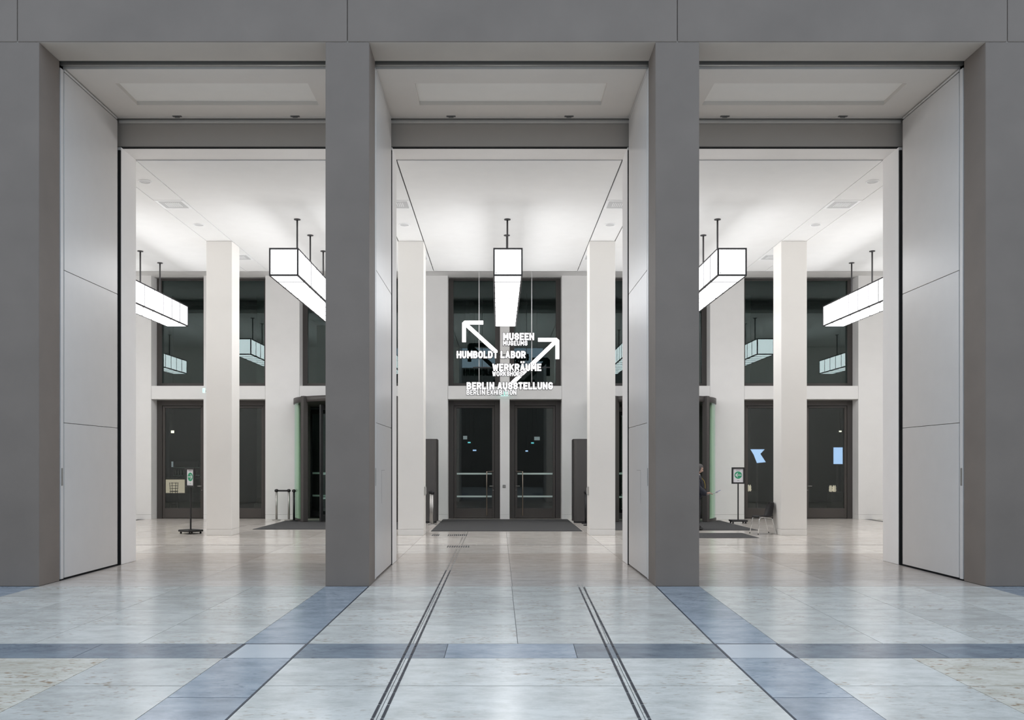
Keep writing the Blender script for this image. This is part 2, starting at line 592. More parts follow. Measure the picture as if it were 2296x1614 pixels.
# ================================================================== FACADE
fac = thing('wall_front', 'grey stone beam of long blocks above the three portals', None, (0, 0, 0), 0, None, 'structure')
edges = [X0 + P * (k + 0.5) for k in range(-3, 3)]
xs = [-18.2] + edges[0:1] + edges[1:] + [18.6]
xs = sorted(set(xs))
for a, b in zip(xs, xs[1:]):
    B('stone_block', a + 0.004, b - 0.004, YF, YB, ZL, 9.6, 'facade', fac, 0.006)
    B('stone_block', a + 0.004, b - 0.004, YF, YB, 9.608, 12.2, 'facade', fac, 0.006)
B('lit_soffit_sheet', -18.2, 18.6, YF + 0.012, YB - 0.002, ZL - 0.004, ZL + 0.02, 'lintelsoffit', fac)  # added sheet that gives the beam's underside its lit tone
B('beam_core', -18.2, 18.6, YF + 0.05, YB, ZL + 0.05, 12.2, 'gap', fac)
for s, a, b in ((-1, -18.2, FO - 0.01), (1, X0 * 2 - FO + 0.01, 18.6)):
    B('wall_slab', a, b, YF + 0.002, YB, 0, ZL - 0.01, 'facade', fac, 0.005)
# cover of the whole building so that daylight only comes in through the portals
roof = tag(joinboxes('ceiling_roof', [(-18.4, 18.8, YB, 37, 8.5, 8.9), (-18.8, -18.2, 12.9, 37, 0, 8.9), (18.6, 19.2, 12.9, 37, 0, 8.9), (-18.8, 19.2, 36.5, 37, 0, 8.9)], 'night'),
           'dark roof and outer walls enclosing the hall', None, None, 'structure')

pill_lab = ['outer grey stone pillar at the left edge of the picture', 'square grey stone pillar left of the centre portal',
            'square grey stone pillar right of the centre portal', 'outer grey stone pillar at the right edge of the picture']
for i, s in enumerate((-1.5, -0.5, 0.5, 1.5)):
    cx = X0 + s * P
    t = thing('pillar', pill_lab[i], 'pillar', (cx, YF, 0), 0, 'grey stone pillars of the portals')
    B('shaft', -PW / 2, PW / 2, 0, YB - YF, 0, ZL - 0.008, 'facade', t, 0.006)

# piers behind the pillars, clad with tall panels (the open leaves of the portal doors)
pier_lab = ['panelled pier on the left flank of the left portal', 'panelled pier between the left and centre portals',
            'panelled pier between the centre and right portals', 'panelled pier on the right flank of the right portal']
for i, s in enumerate((-1.5, -0.5, 0.5, 1.5)):
    cx = X0 + s * P
    t = thing('pier', pier_lab[i], 'pier', (cx, YB, 0), 0, 'panelled piers of the portals')
    h = PW / 2
    dY = YI0 - YB
    B('core', -h + 0.05, h - 0.05, 0.004, dY, 0, ZS - 0.02, 'gap', t)
    for sd in (-1, 1):
        if (i == 0 and sd < 0) or (i == 3 and sd > 0):
            continue
        x0, x1 = sorted((sd * (h - 0.047), sd * h))
        B('edge_strip', x0, x1, 0.035, 0.125, 0.02, ZS - 0.05, 'panel', t, 0.004)
        B('gap_shade_strip', sd * (h - 0.05), sd * (h - 0.001), dY + 0.01, dY + 0.036, 0.002, ZS - 0.55, 'gap', t)  # black strip painting the gap's shade over the jamb front
        for z0, z1 in ((0.03, 2.412), (2.420, 4.762), (4.770, ZS - 0.075)):
            B('panel', x0, x1, 0.150, 2.045, z0, z1, 'panel', t, 0.003)
        B('head_trim', x0, x1 + 0.0, 0.150, 2.045, ZS - 0.055, ZS - 0.022, 'panel', t, 0.004)
        if i in (1, 2):      # flush access flap
            xx = sd * (h + 0.0005)
            joinboxes('access_flap_joint', [(min(xx, xx + sd * 0.001), max(xx, xx + sd * 0.001), 0.75, 1.15, 1.68, 1.684), (min(xx, xx + sd * 0.001), max(xx, xx + sd * 0.001), 0.75, 0.754, 1.15, 1.684)], 'ink', t)
        B('lock_plate', sd * h - 0.002, sd * h + 0.002, 0.05, 0.10, 1.45, 1.72, 'rail', t)

# portal soffits with a shallow coffer, and the rails either side
soff = thing('ceiling_portal', 'painted soffit over the portals with shallow rectangular coffers', None, (0, 0, 0), 0, None, 'structure')
y0, y1 = 13.66, 15.55
for k, s in enumerate((-1, 0, 1)):
    cx = X0 + s * P
    a, b = cx - HO - 0.05, cx + HO + 0.05
    ca, cb, cy0, cy1 = cx - 1.545, cx + 1.545, 14.17, 15.03
    sl = thing('soffit_panel', None, None, (cx, y0, ZS))
    sl.parent = soff
    joinboxes('frame_field', [(a - cx, b - cx, 0, cy0 - y0, 0, 0.25), (a - cx, b - cx, cy1 - y0, y1 - y0, 0, 0.25),
                              (a - cx, ca - cx, cy0 - y0, cy1 - y0, 0, 0.25), (cb - cx, b - cx, cy0 - y0, cy1 - y0, 0, 0.25)], 'soffit', sl)
    B('coffer_field', ca - cx - 0.02, cb - cx + 0.02, cy0 - y0 - 0.02, cy1 - y0 + 0.02, 0.065, 0.1, 'coffer', sl)
    B('rail_bed', a - cx, b - cx, YB - y0, 0.0, 0.16, 0.2, 'gap', sl)
    B('front_rail', a - cx, b - cx, YB - y0 + 0.10, YB - y0 + 0.16, 0.02, 0.17, 'rail', sl, 0.003)
    B('front_rail', a - cx, b - cx, YB - y0 + 0.02, YB - y0 + 0.06, 0.06, 0.17, 'beam', sl, 0.003)
    B('rear_rail', a - cx, b - cx, y1 - y0 + 0.02, y1 - y0 + 0.06, 0.0, 0.1, 'soffit', sl, 0.003)
    B('rear_rail', a - cx, b - cx, y1 - y0 + 0.085, y1 - y0 + 0.115, -0.012, 0.1, 'rail', sl, 0.003)
    B('rear_rail', a - cx, b - cx, y1 - y0 + 0.125, y1 - y0 + 0.15, -0.05, 0.1, 'soffit', sl, 0.003)
    B('rail_bed', a - cx, b - cx, y1 - y0, y1 - y0 + 0.2, 0.1, 0.2, 'gap', sl)
    side = ('left', 'centre', 'right')[k]
    for j, dx in enumerate((-1.035, 1.035)):
        q = thing('ceiling_sensor', 'small dark sensor on the %s portal soffit, its %s one' % (side, ('left', 'right')[j]), 'sensor', (cx + dx, 15.50, ZS), 0, 'sensors at the rear edge of the portal soffits')
        B('mount', -0.08, 0.08, -0.025, 0.025, -0.012, 0.0, 'sensor', q, 0.004)
        B('lens', -0.045, 0.045, -0.02, 0.02, -0.028, -0.012, 'sensor', q, 0.006)

# inner portal frame: beam and white jambs, and the hall's front wall
wi = thing('wall_inner', 'white inner frame of the portals with grey beam', None, (0, 0, 0), 0, None, 'structure')
B('beam_face', -18.2, 18.6, 15.72, 15.80, 7.428, 8.45, 'beam', wi)
B('gap_shade_strip', -18.2, 18.6, 15.712, 15.745, 7.401, 7.428, 'gap', wi)  # added black strip for the line of shade under the beam
B('beam_soffit', -18.2, 18.6, 15.74, YI1, 7.402, 7.50, 'jamb', wi)
B('beam_back', -18.2, 18.6, 15.8, YI1, 7.50, 8.45, 'jamb', wi)
for s in (-0.5, 0.5):
    cx = X0 + s * P
    B('jamb', cx - PW / 2, cx + PW / 2, 15.66, YI1, 0, 7.402, 'jamb', wi, 0.004)
B('wall_field', -18.2, FI, 15.66, YI1, 0, 7.402, 'jamb', wi, 0.004)
B('wall_field', 2 * X0 - FI, 18.6, 15.66, YI1, 0, 7.402, 'jamb', wi, 0.004)

tag(B('wall_opposite', -30, 30, -12.6, -12.0, 0, 9.5, 'facade'), 'grey stone wall of the foyer opposite the portals', None, None, 'structure')
tag(B('floor_foyer', -30, 30, -12, -6.0, -0.3, -0.0006, 'floor'), 'stone floor of the foyer behind the viewer', None, None, 'structure')

# ================================================================== HALL CEILING
ce = thing('ceiling', 'white suspended hall ceiling with dark joints at the column lines', None, (0, 0, 0), 0, None, 'structure')
bands = [X0 + (k + 0.5) * P for k in range(-4, 4)]
gx = []
cuts = [-18.0]
for bx in bands:
    wide = 0.013 if abs(bx - X0) < 3 else 0.007
    cuts += [(bx - PW / 2, wide), (bx + PW / 2, wide)]
cuts.append(18.4)
prev, pw = -18.0, 0
for c in cuts[1:]:
    x, w = (c, 0) if not isinstance(c, tuple) else c
    if x - prev > 0.1 and x < 18.41:
        B('ceiling_panel', prev + pw, min(x, 18.4) - w, YI1 + 0.012, YC1, ZC, ZC + 0.04, 'ceil', ce)
    prev, pw = x, w
B('gap_liner', -18.2, 18.6, YI1, YC1 - 0.03, ZC + 0.05, ZC + 0.12, 'gap', ce)
B('cove_soffit', -18.2, 18.6, YC1 - 0.5, YW + 0.7, ZT, ZT + 0.1, 'ceil', ce)
B('cove_riser', -18.2, 18.6, YC1 - 0.55, YC1 - 0.5, ZC + 0.04, ZT + 0.1, 'ceil', ce)
B('edge_board', -18.2, 18.6, YC1 - 0.03, YC1, ZC, ZC + 0.12, 'ceil', ce)

band_names = {-1.5: 'outer left', -0.5: 'inner left', 0.5: 'inner right', 1.5: 'outer right'}
for s in (-1.5, -0.5, 0.5, 1.5):
    cx = X0 + s * P
    for j, y in enumerate((19.05, 23.9)):
        t = thing('ceiling_vent', 'square white vent in the %s ceiling strip, %s the column' % (band_names[s], ('in front of', 'behind')[j]), 'vent', (cx, y, ZC), 0, 'square vents in the ceiling strips')
        joinboxes('frame', [(-0.31, 0.31, -0.31, -0.25, -0.008, 0), (-0.31, 0.31, 0.25, 0.31, -0.008, 0), (-0.31, -0.25, -0.25, 0.25, -0.008, 0), (0.25, 0.31, -0.25, 0.25, -0.008, 0)], 'ventslot', t)
        B('grille', -0.25, 0.25, -0.25, 0.25, -0.004, 0, 'vent', t)
        for k in range(8):
            xx = -0.14 + k * 0.04
            B('slat', xx - 0.008, xx + 0.008, -0.14, 0.14, -0.010, -0.004, 'ventslot', t)
    for j, y in enumerate((17.5, 20.65)):
        t = thing('ceiling_speaker', 'round flush speaker in the %s ceiling strip, %s' % (band_names[s], ('nearer the portal', 'nearer the column')[j]), 'speaker', (cx, y, ZC), 0, 'round speakers in the ceiling strips')
        lathe('grille', [(0.10, -0.006), (0.10, 0)], 'vent', t, seg=24)
        obj('ring', tube_me([(0.115 * math.cos(a * PI / 12), 0.115 * math.sin(a * PI / 12), -0.004) for a in range(24)], 0.012, 6, True), t, None, 'ventslot')

# ================================================================== COLUMNS
col_lab = ['pale square column in the left portal beside the sign stand', 'pale square column left of the glass entrance doors',
           'pale square column right of the glass entrance doors', 'pale square column in the right portal beside the black chair']
for i, s in enumerate((-1.5, -0.5, 0.5, 1.5)):
    cx = X0 + s * P
    t = thing('column', col_lab[i], 'column', (cx, 22.15, 0), 0, 'pale columns of the hall')
    B('shaft', -0.322, 0.322, 0, 0.64, 0.155, ZC - 0.004, 'column', t, 0.006)
    B('base_course', -0.322, 0.322, 0, 0.64, 0, 0.152, 'column', t, 0.006)
    if s in (-0.5, 0.5):
        sd = -1 if s > 0 else 1
        q = thing('switch_box', 'grey switch box on the column %s of the entrance doors' % ('left' if s < 0 else 'right'), 'switch', (cx + sd * 0.322, 22.40, 1.0))
        B('case', min(0, sd * 0.035), max(0, sd * 0.035), -0.11, 0.11, 0, 0.22, 'plate', q, 0.008)
        B('cover', min(sd * 0.035, sd * 0.045), max(sd * 0.035, sd * 0.045), -0.08, 0.08, 0.03, 0.19, 'plate', q, 0.003)

# ================================================================== BACK WALL
wb = thing('wall_back', 'white back wall of piers and lintels with glazed openings', None, (0, 0, 0), 0, None, 'structure')
HW = 1.85            # half width of wall opening
PM = 0.155           # half width of middle pier
ZD, ZW = 3.90, 4.33  # door head and sill of upper window
op = [X0 + k * P for k in range(-2, 3)]
px = [-18.2] + [v for c in op for v in (c - HW, c + HW)] + [18.6]
for a, b in zip(px[0::2], px[1::2]):
    B('pier', a, b, YW, 29.5, 0.16, 8.4, 'white', wb, 0.003)
    B('skirting', a, b, YW - 0.002, 29.5, 0, 0.156, 'white', wb, 0.003)
for c in op:
    B('lintel', c - HW + 0.006, c + HW - 0.006, YW, 29.5, ZD, ZW, 'white', wb, 0.004)
    B('head', c - HW, c + HW, YWIN - 0.2, 29.5, ZT, 8.4, 'white', wb)
    B('window_pier', c - PM, c + PM, YW + 0.02, 29.4, ZW, 8.3, 'white', wb)
    if abs(c - X0) < 1 or abs(c - X0) > 6:
        B('door_pier', c - PM, c + PM, YW + 0.004, 29.4, 0.16, ZD, 'white', wb, 0.003)
        B('skirting', c - PM, c + PM, YW, 29.4, 0, 0.156, 'white', wb, 0.003)
tag(B('wall_left', -18.4, -17.3, YI1, 29.5, 0, 8.4, 'white'), 'white side wall at the left end of the hall', None, None, 'structure')
tag(B('wall_right', 17.7, 18.8, YI1, 29.5, 0, 8.4, 'white'), 'white side wall at the right end of the hall', None, None, 'structure')

wn = 0
for ci, c in enumerate(op):
    for sd in (-1, 1):
        wn += 1
        a, b = sorted((c + sd * PM, c + sd * HW))
        cx = (a + b) / 2
        w = (b - a) / 2
        t = thing('window_%d' % wn, 'tall dark framed upper window of the back wall', None, (cx, YWIN, ZW), 0, None, 'structure')
        H = ZT - ZW
        B('frame', -w, -w + 0.16, 0, 0.14, 0, H, 'frame', t, 0.004)
        B('frame', w - 0.16, w, 0, 0.14, 0, H, 'frame', t, 0.004)
        B('frame', -w + 0.16, w - 0.16, 0, 0.14, 0, 0.13, 'frame', t, 0.004)
        B('frame', -w + 0.16, w - 0.16, 0, 0.14, H - 0.06, H, 'frame', t, 0.004)
        B('pane', -w + 0.15, w - 0.15, 0.07, 0.082, 0.12, H - 0.05, 'winglass', t)

# ---- hinged glass doors
def glass_door(idx, c, sd, full):
    a, b = sorted((c + sd * PM, c + sd * HW))
    cx = (a + b) / 2
    w = (b - a) / 2
    t = thing('door_%d' % idx, 'tall bronze framed glass door leaf in dark surround', None, (cx, YWIN, 0), 0, None, 'structure')
    f = 0.17
    B('frame', -w, -w + f, 0, 0.16, 0, ZD, 'frame', t, 0.004)
    B('frame', w - f, w, 0, 0.16, 0, ZD, 'frame', t, 0.004)
    B('frame', -w + f, w - f, 0, 0.16, ZD - 0.18, ZD, 'frame', t, 0.004)
    lf = bpy.data.objects.new('leaf', None)
    link(lf, t, (0, 0.03, 0))
    B('stile', -w + f + 0.008, -w + f + 0.09, 0, 0.07, 0.015, ZD - 0.19, 'frame2', lf, 0.004)
    B('stile', w - f - 0.09, w - f - 0.008, 0, 0.07, 0.015, ZD - 0.19, 'frame2', lf, 0.004)
    B('kick_rail', -w + f + 0.09, w - f - 0.09, 0, 0.07, 0.015, 0.34, 'frame2', lf, 0.004)
    B('top_rail', -w + f + 0.09, w - f - 0.09, 0, 0.07, ZD - 0.26, ZD - 0.19, 'frame2', lf, 0.004)
    B('pane', -w + f + 0.085, w - f - 0.085, 0.03, 0.04, 0.33, ZD - 0.25, 'doorglass', lf)
    B('door_closer', -w + f + 0.06, w - f - 0.06, -0.035, 0.0, ZD - 0.25, ZD - 0.205, 'frame', lf, 0.006)
    # handle stands by the middle pier
    hs = -sd
    lx = hs * (w - f - 0.05)
    if full:
        for z in (1.45, 0.70):
            B('glass_band', -w + f + 0.10, w - f - 0.10, 0.022, 0.029, z, z + 0.055, 'bandglass', lf)
        bx = lx - hs * 0.215
        tube('pull_bar', [(lx, -0.002, 1.555), (lx, -0.08, 1.555), (bx, -0.08, 1.555), (bx, -0.08, 0.10)], 0.018, 'bronze', lf, 8)
        tube('pull_foot', [(bx, -0.08, 0.15), (bx, 0.0, 0.15)], 0.012, 'bronze', lf, 8)
    tube('lever', [(lx, 0.0, 1.07), (lx, -0.055, 1.07), (lx - hs * 0.13, -0.055, 1.07)], 0.013, 'steel', lf, 8)
    lathe('lock_rosette', [(0.022, 0), (0.022, 0.012)], 'steel', lf, (lx, -0.006, 0.93), 12)
    return t


n = 0
for c in (op[0], op[2], op[4]):
    for sd in (-1, 1):
        n += 1
        glass_door(n, c, sd, c == op[2])
q = thing('intercom', 'small square grey intercom on the pier between the doors', 'intercom', (X0 - 0.02, YW + 0.004, 1.03))
B('case', -0.045, 0.045, -0.02, 0, 0, 0.09, 'ink', q, 0.004)
for k in range(4):
    B('button', -0.03 + (k % 2) * 0.034, -0.004 + (k % 2) * 0.034, -0.025, -0.02, 0.012 + (k // 2) * 0.036, 0.038 + (k // 2) * 0.036, 'plate', q)

# ---- revolving doors in the two bays beside the centre
def arc(r, a0, a1, n):
    return [(r * math.cos(a0 + (a1 - a0) * k / n), r * math.sin(a0 + (a1 - a0) * k / n)) for k in range(n + 1)]


def ring_prism(name, r0, r1, a0, a1, n, z0, z1, mat, parent):
    vs, fs = [], []
    for (r, z) in ((r0, z0), (r1, z0), (r1, z1), (r0, z1)):
        vs += [(x, y, z) for x, y in arc(r, a0, a1, n)]
    m = n + 1
    for k in range(n):
        for e in range(4):
            g = (e + 1) % 4
            fs.append((e * m + k, e * m + k + 1, g * m + k + 1, g * m + k))
    fs.append((0, m, 2 * m, 3 * m))
    fs.append((3 * m + n, 2 * m + n, m + n, n))
    me = bpy.data.meshes.new(name)
    me.from_pydata(vs, [], fs)
    bm = bmesh.new()
    bm.from_mesh(me)
    bmesh.ops.recalc_face_normals(bm, faces=bm.faces)
    bm.to_mesh(me)
    bm.free()
    return obj(name, me, parent, None, mat)


def revolving(c, label, wa):
    t = thing('revolving_door', label, 'revolving door', (c, 28.75, 0.0125), 0, 'revolving doors')
    R = 1.99
    th = math.radians(43)        # opening half angle measured from the front direction
    aF = -PI / 2
    lathe('canopy', [(R + 0.03, 3.70), (R + 0.03, 3.875), (R - 0.3, 3.88)], 'frame', t, seg=56)
    for side in (-1, 1):
        if side < 0:
            a0, a1 = PI + 0.22, PI + (PI / 2 - th)
        else:
            a0, a1 = -PI / 2 + th, -0.22
        ring_prism('drum_glass', R - 0.012, R, a0, a1, 14, 0.06, 3.70, 'drumglass', t)
        ring_prism('sill_ring', R - 0.05, R + 0.03, a0, a1, 14, 0.0, 0.07, 'frame', t)
        aa = a1 if side < 0 else a0
        o = B('front_post', -0.09, 0.09, -0.07, 0.07, 0, 3.88, 'frame', t, 0.01)
        o.location = ((R + 0.05) * math.cos(aa), (R + 0.05) * math.sin(aa), 0)
        o.rotation_euler = (0, 0, aa)
        # straight dark side screen between drum and wall opening
        B('side_screen', side * 1.84 - 0.04, side * 1.84 + 0.04, 0.32, 0.5, 0, 3.7, 'frame', t, 0.004)
    lathe('centre_shaft', [(0.07, 0.01), (0.07, 3.70)], 'frame', t, seg=16)
    for k in range(4):
        a = wa + k * PI / 2
        wng = bpy.data.objects.new('wing', None)
        link(wng, t)
        wng.rotation_euler = (0, 0, a)
        B('wing_frame', 0.08, 0.18, -0.03, 0.03, 0.03, 3.6, 'blackm', wng, 0.004)
        B('wing_frame', R - 0.16, R - 0.05, -0.03, 0.03, 0.03, 3.6, 'blackm', wng, 0.004)
        B('wing_frame', 0.18, R - 0.16, -0.03, 0.03, 0.03, 0.22, 'blackm', wng, 0.004)
        B('wing_frame', 0.18, R - 0.16, -0.03, 0.03, 3.45, 3.6, 'blackm', wng, 0.004)
        B('wing_pane', 0.17, R - 0.15, -0.006, 0.006, 0.21, 3.46, 'doorglass', wng)
        for z in (1.45, 0.70):
            B('push_band', 0.2, R - 0.18, -0.016, -0.008, z, z + 0.06, 'bandglass', wng)
    return t


revolving(op[1], 'dark revolving door with green curved glass, beside the belt posts', math.radians(-116))
revolving(op[3], 'dark revolving door with green curved glass, behind the standing person', math.radians(-64))
for c in (op[1], op[3]):
    nm = thing('door_%d' % (7 if c < 0 else 8), 'dark fixed screen closing the revolving door bay', None, (c, 29.3, 0), 0, None, 'structure')
    for sd in (-1, 1):
        B('screen_frame', sd * 1.75 - 0.1, sd * 1.75 + 0.1, 0, 0.1, 0, ZD, 'frame', nm, 0.004)
    B('screen_frame', -1.65, 1.65, 0, 0.1, ZD - 0.2, ZD, 'frame', nm, 0.004)

# ================================================================== PENDANT LIGHT BOXES
LW, LH, NP = 0.63, 0.60, 11
LY0 = 18.93
LL = NP * 0.632


def make_lamp():
    t = thing('pendant_light', 'x', 'pendant light', (0, LY0, 5.82), 0, 'long glowing box pendants of the hall')
    h = LW / 2
    e = 0.018
    B('core', -h + 0.03, h - 0.03, 0.03, LL - 0.03, 0.03, LH - 0.03, 'lampcore', t)
    # twelve frame bars
    for sx in (-1, 1):
        for z in (0, LH - 2 * e):
            B('frame_bar', sx * (h - e) - e, sx * (h - e) + e, 0, LL, z, z + 2 * e, 'lampframe', t)
        for y in (0, LL - 2 * e):
            B('frame_bar', sx * (h - e) - e, sx * (h - e) + e, y, y + 2 * e, 2 * e, LH - 2 * e, 'lampframe', t)
    for y in (0, LL - 2 * e):
        for z in (0, LH - 2 * e):
            B('frame_bar', -h + 2 * e, h - 2 * e, y, y + 2 * e, z, z + 2 * e, 'lampframe', t)

    def pan(sx, sy, sz, face, lit='lamp'):
        """thin opal pane, lit on its outer face only"""
        me = bpy.data.meshes.new('panel')
        vs = [(-sx / 2, -sy / 2, -sz / 2), (sx / 2, -sy / 2, -sz / 2), (sx / 2, sy / 2, -sz / 2), (-sx / 2, sy / 2, -sz / 2),
              (-sx / 2, -sy / 2, sz / 2), (sx / 2, -sy / 2, sz / 2), (sx / 2, sy / 2, sz / 2), (-sx / 2, sy / 2, sz / 2)]
        fs = [(3, 2, 1, 0), (4, 5, 6, 7), (0, 1, 5, 4), (1, 2, 6, 5), (2, 3, 7, 6), (3, 0, 4, 7)]
        me.from_pydata(vs, [], fs)
        me.materials.append(M['lampcore'])
        me.materials.append(M[lit])
        me.polygons[face].material_index = 1
        return me
    g = 0.030
    pl = (LL - 4 * e) / NP
    mb = pan(LW - 4 * e, pl - g, 0.006, 0)
    mt = pan(LW - 4 * e, pl - g, 0.006, 1, 'lamptop')
    mr = pan(0.006, pl - g, LH - 4 * e, 3)
    ml = pan(0.006, pl - g, LH - 4 * e, 5)
    for k in range(NP):
        y = 2 * e + pl * (k + 0.5)
        obj('opal_panel', mb, t, (0, y, 0.010))
        obj('opal_panel', mt, t, (0, y, LH - 0.010))
        obj('opal_panel', mr, t, (h - 0.010, y, LH / 2))
        obj('opal_panel', ml, t, (-h + 0.010, y, LH / 2))
    obj('opal_panel', pan(LW - 4 * e, 0.006, LH - 4 * e, 2), t, (0, 0.010, LH / 2))
    obj('opal_panel', pan(LW - 4 * e, 0.006, LH - 4 * e, 4), t, (0, LL - 0.010, LH / 2))
    M.setdefault('seam', plain('lamp_seam_grey', (0.12, 0.12, 0.125), 0.6))
    ring = None
    for k in range(1, NP):
        w_, p_ = 0.011, 0.004
        bars = [(-h - p_, h + p_, -w_, w_, -p_, 0.012), (-h - p_, -h + 0.012, -w_, w_, 0.012, LH - 0.012), (h - 0.012, h + p_, -w_, w_, 0.012, LH - 0.012), (-h - p_, h + p_, -w_, w_, LH - 0.012, LH + p_)]
        if ring is None:
            ring = joinboxes('seam_bar', bars, 'seam', t, (0, 2 * e + pl * k, 0))
        else:
            obj('seam_bar', ring.data, t, (0, 2 * e + pl * k, 0))
    rod_me = lathe_me([(0.020, LH), (0.020, ZC - 5.82 - 0.02)], 12)
    can_me = lathe_me([(0.021, 0), (0.075, 0.008), (0.075, 0.022)], 20)
    for y in (20.2, 21.6, 23.2, 24.55):
        r = obj('rod', rod_me, t, (0, y - LY0, 0), 'lampframe')
        obj('ceiling_rose', can_me, r, (0, 0, ZC - 5.82 - 0.022), 'lampframe')
    B('end_plug', -h + 0.05, -h + 0.075, -0.002, 0.006, 0.05, 0.075, 'plate', t)
    return t


lamp = make_lamp()
lab = {-3: 'glowing box pendant beyond the left portal, seen only as a window reflection', -2: 'glowing box pendant at the far left, cut by the left jamb',
       -1: 'glowing box pendant in the left portal, cut by the pillar', 0: 'glowing box pendant on the centre axis above the lit sign',
       1: 'glowing box pendant in the right portal, cut by the pillar', 2: 'glowing box pendant at the far right, cut by the right jamb',
       3: 'glowing box pendant beyond the right portal, seen only as a window reflection'}
for k in range(-3, 4):
    o = lamp if k == -3 else copy_tree(lamp)
    o.location.x = X0 + k * P
    o['label'] = lab[k]

# ================================================================== HANGING LIT SIGN
c = 0.20
G = {}


def gl(ch, w, *strokes):
    G[ch] = (w, strokes)


r = 0.22
gl('M', 0.92, [(0, 0), (0, 1)], [(1, 0), (1, 1)], [(0, 1), (0.5, 0.36)], [(1, 1), (0.5, 0.36)])
gl('U', 0.72, [(0, 1), (0, r), (0.30, 0), (0.70, 0), (1, r), (1, 1)])
gl('S', 0.70, [(1, 0.76), (1, 1 - r * 0.9), (0.70, 1), (0.30, 1), (0, 1 - r * 0.9), (0, 0.66), (0.22, 0.52), (0.78, 0.48), (1, 0.34), (1, r * 0.9), (0.70, 0), (0.30, 0), (0, r * 0.9), (0, 0.24)])
gl('E', 0.62, [(1, 1), (0, 1), (0, 0), (1, 0)], [(0, 0.51), (0.85, 0.51)])
gl('N', 0.76, [(0, 0), (0, 1)], [(1, 0), (1, 1)], [(0, 1), (1, 0)])
gl('H', 0.76, [(0, 0), (0, 1)], [(1, 0), (1, 1)], [(0, 0.5), (1, 0.5)])
gl('B', 0.72, [(0, 0), (0, 1), (0.66, 1), (0.92, 0.85), (0.92, 0.66), (0.66, 0.52), (0.70, 0.52), (1, 0.36), (1, 0.16), (0.70, 0), (0, 0)], [(0, 0.52), (0.68, 0.52)])
gl('O', 0.74, [(0.30, 0), (0, r), (0, 1 - r), (0.30, 1), (0.70, 1), (1, 1 - r), (1, r), (0.70, 0), (0.30, 0)])
gl('L', 0.58, [(0, 1), (0, 0), (1, 0)])
gl('D', 0.74, [(0, 0), (0, 1), (0.62, 1), (1, 0.74), (1, 0.26), (0.62, 0), (0, 0)])
gl('T', 0.66, [(0, 1), (1, 1)], [(0.5, 1), (0.5, 0)])
gl('A', 0.80, [(0, 0), (0.46, 1)], [(0.54, 1), (1, 0)], [(0.2, 0.26), (0.8, 0.26)])
gl('\u00c4', 0.80, [(0, 0), (0.46, 1)], [(0.54, 1), (1, 0)], [(0.2, 0.26), (0.8, 0.26)], [(0.14, 1.42), (0.14, 1.44)], [(0.86, 1.42), (0.86, 1.44)])
gl('R', 0.72, [(0, 0), (0, 1), (0.68, 1), (1, 0.84), (1, 0.60), (0.68, 0.44), (0, 0.44)], [(0.55, 0.44), (1, 0)])
gl('W', 1.08, [(0, 1), (0.23, 0)], [(0.23, 0), (0.5, 0.82)], [(0.5, 0.82), (0.77, 0)], [(0.77, 0), (1, 1)])
gl('K', 0.76, [(0, 0), (0, 1)], [(1, 1), (0.06, 0.42)], [(0.36, 0.62), (1, 0)])
gl('P', 0.70, [(0, 0), (0, 1), (0.68, 1), (1, 0.84), (1, 0.58), (0.68, 0.42), (0, 0.42)])
gl('X', 0.76, [(0, 0), (1, 1)], [(0, 1), (1, 0)])
gl('I', 0.14, [(0, 0), (0, 1)])
gl('G', 0.74, [(0.98, 0.86), (0.74, 1), (0.30, 1), (0, 1 - r), (0, r), (0.30, 0), (0.70, 0), (1, r), (1, 0.44), (0.56, 0.44)])


def stroke_me(strokes, t, d, name, clip=None):
    """strokes (in metres, x-z plane) widened to thickness t with mitred corners, extruded from y=0 to y=d"""
    vs, fs = [], []
    for st in strokes:
        P2 = [Vector((a, b)) for a, b in st]
        closed = (P2[0] - P2[-1]).length < 1e-6
        if closed:
            P2 = P2[:-1]
        n = len(P2)
        base = len(vs)
        for i in range(n):
            p = P2[i]
            a = P2[i - 1] if (i > 0 or closed) else None
            b = P2[(i + 1) % n] if (i < n - 1 or closed) else None
            d1 = (p - a).normalized() if a is not None else (b - p).normalized()
            d2 = (b - p).normalized() if b is not None else d1
            n1 = Vector((-d1.y, d1.x))
            n2 = Vector((-d2.y, d2.x))
            m = (n1 + n2)
            m = n1.copy() if m.length < 1e-4 else m.normalized()
            k = min(1.0 / max(0.25, m.dot(n1)), 1.45)
            ext = Vector((0, 0))
            if a is None:
                ext = -d2 * (t / 2)
            elif b is None:
                ext = d1 * (t / 2)
            L_ = p + ext + m * (t / 2 * k)
            R_ = p + ext - m * (t / 2 * k)
            if clip:
                L_.x = min(max(L_.x, clip[2]), clip[3])
                R_.x = min(max(R_.x, clip[2]), clip[3])
                L_.y = min(max(L_.y, clip[0]), clip[1])
                R_.y = min(max(R_.y, clip[0]), clip[1])
            vs += [(L_.x, 0, L_.y), (R_.x, 0, R_.y), (R_.x, d, R_.y), (L_.x, d, L_.y)]
        seg = n if closed else n - 1
        for i in range(seg):
            j = (i + 1) % n
            A, Bq = base + 4 * i, base + 4 * j
            for e in range(4):
                g = (e + 1) % 4
                fs.append((A + e, A + g, Bq + g, Bq + e))
        if not closed:
            fs.append((base + 3, base + 2, base + 1, base))
            e = base + 4 * (n - 1)
            fs.append((e, e + 1, e + 2, e + 3))
    me = bpy.data.meshes.new(name)
    me.from_pydata(vs, [], fs)
    bm = bmesh.new()
    bm.from_mesh(me)
    bmesh.ops.recalc_face_normals(bm, faces=bm.faces)
    bm.to_mesh(me)
    bm.free()
    return me


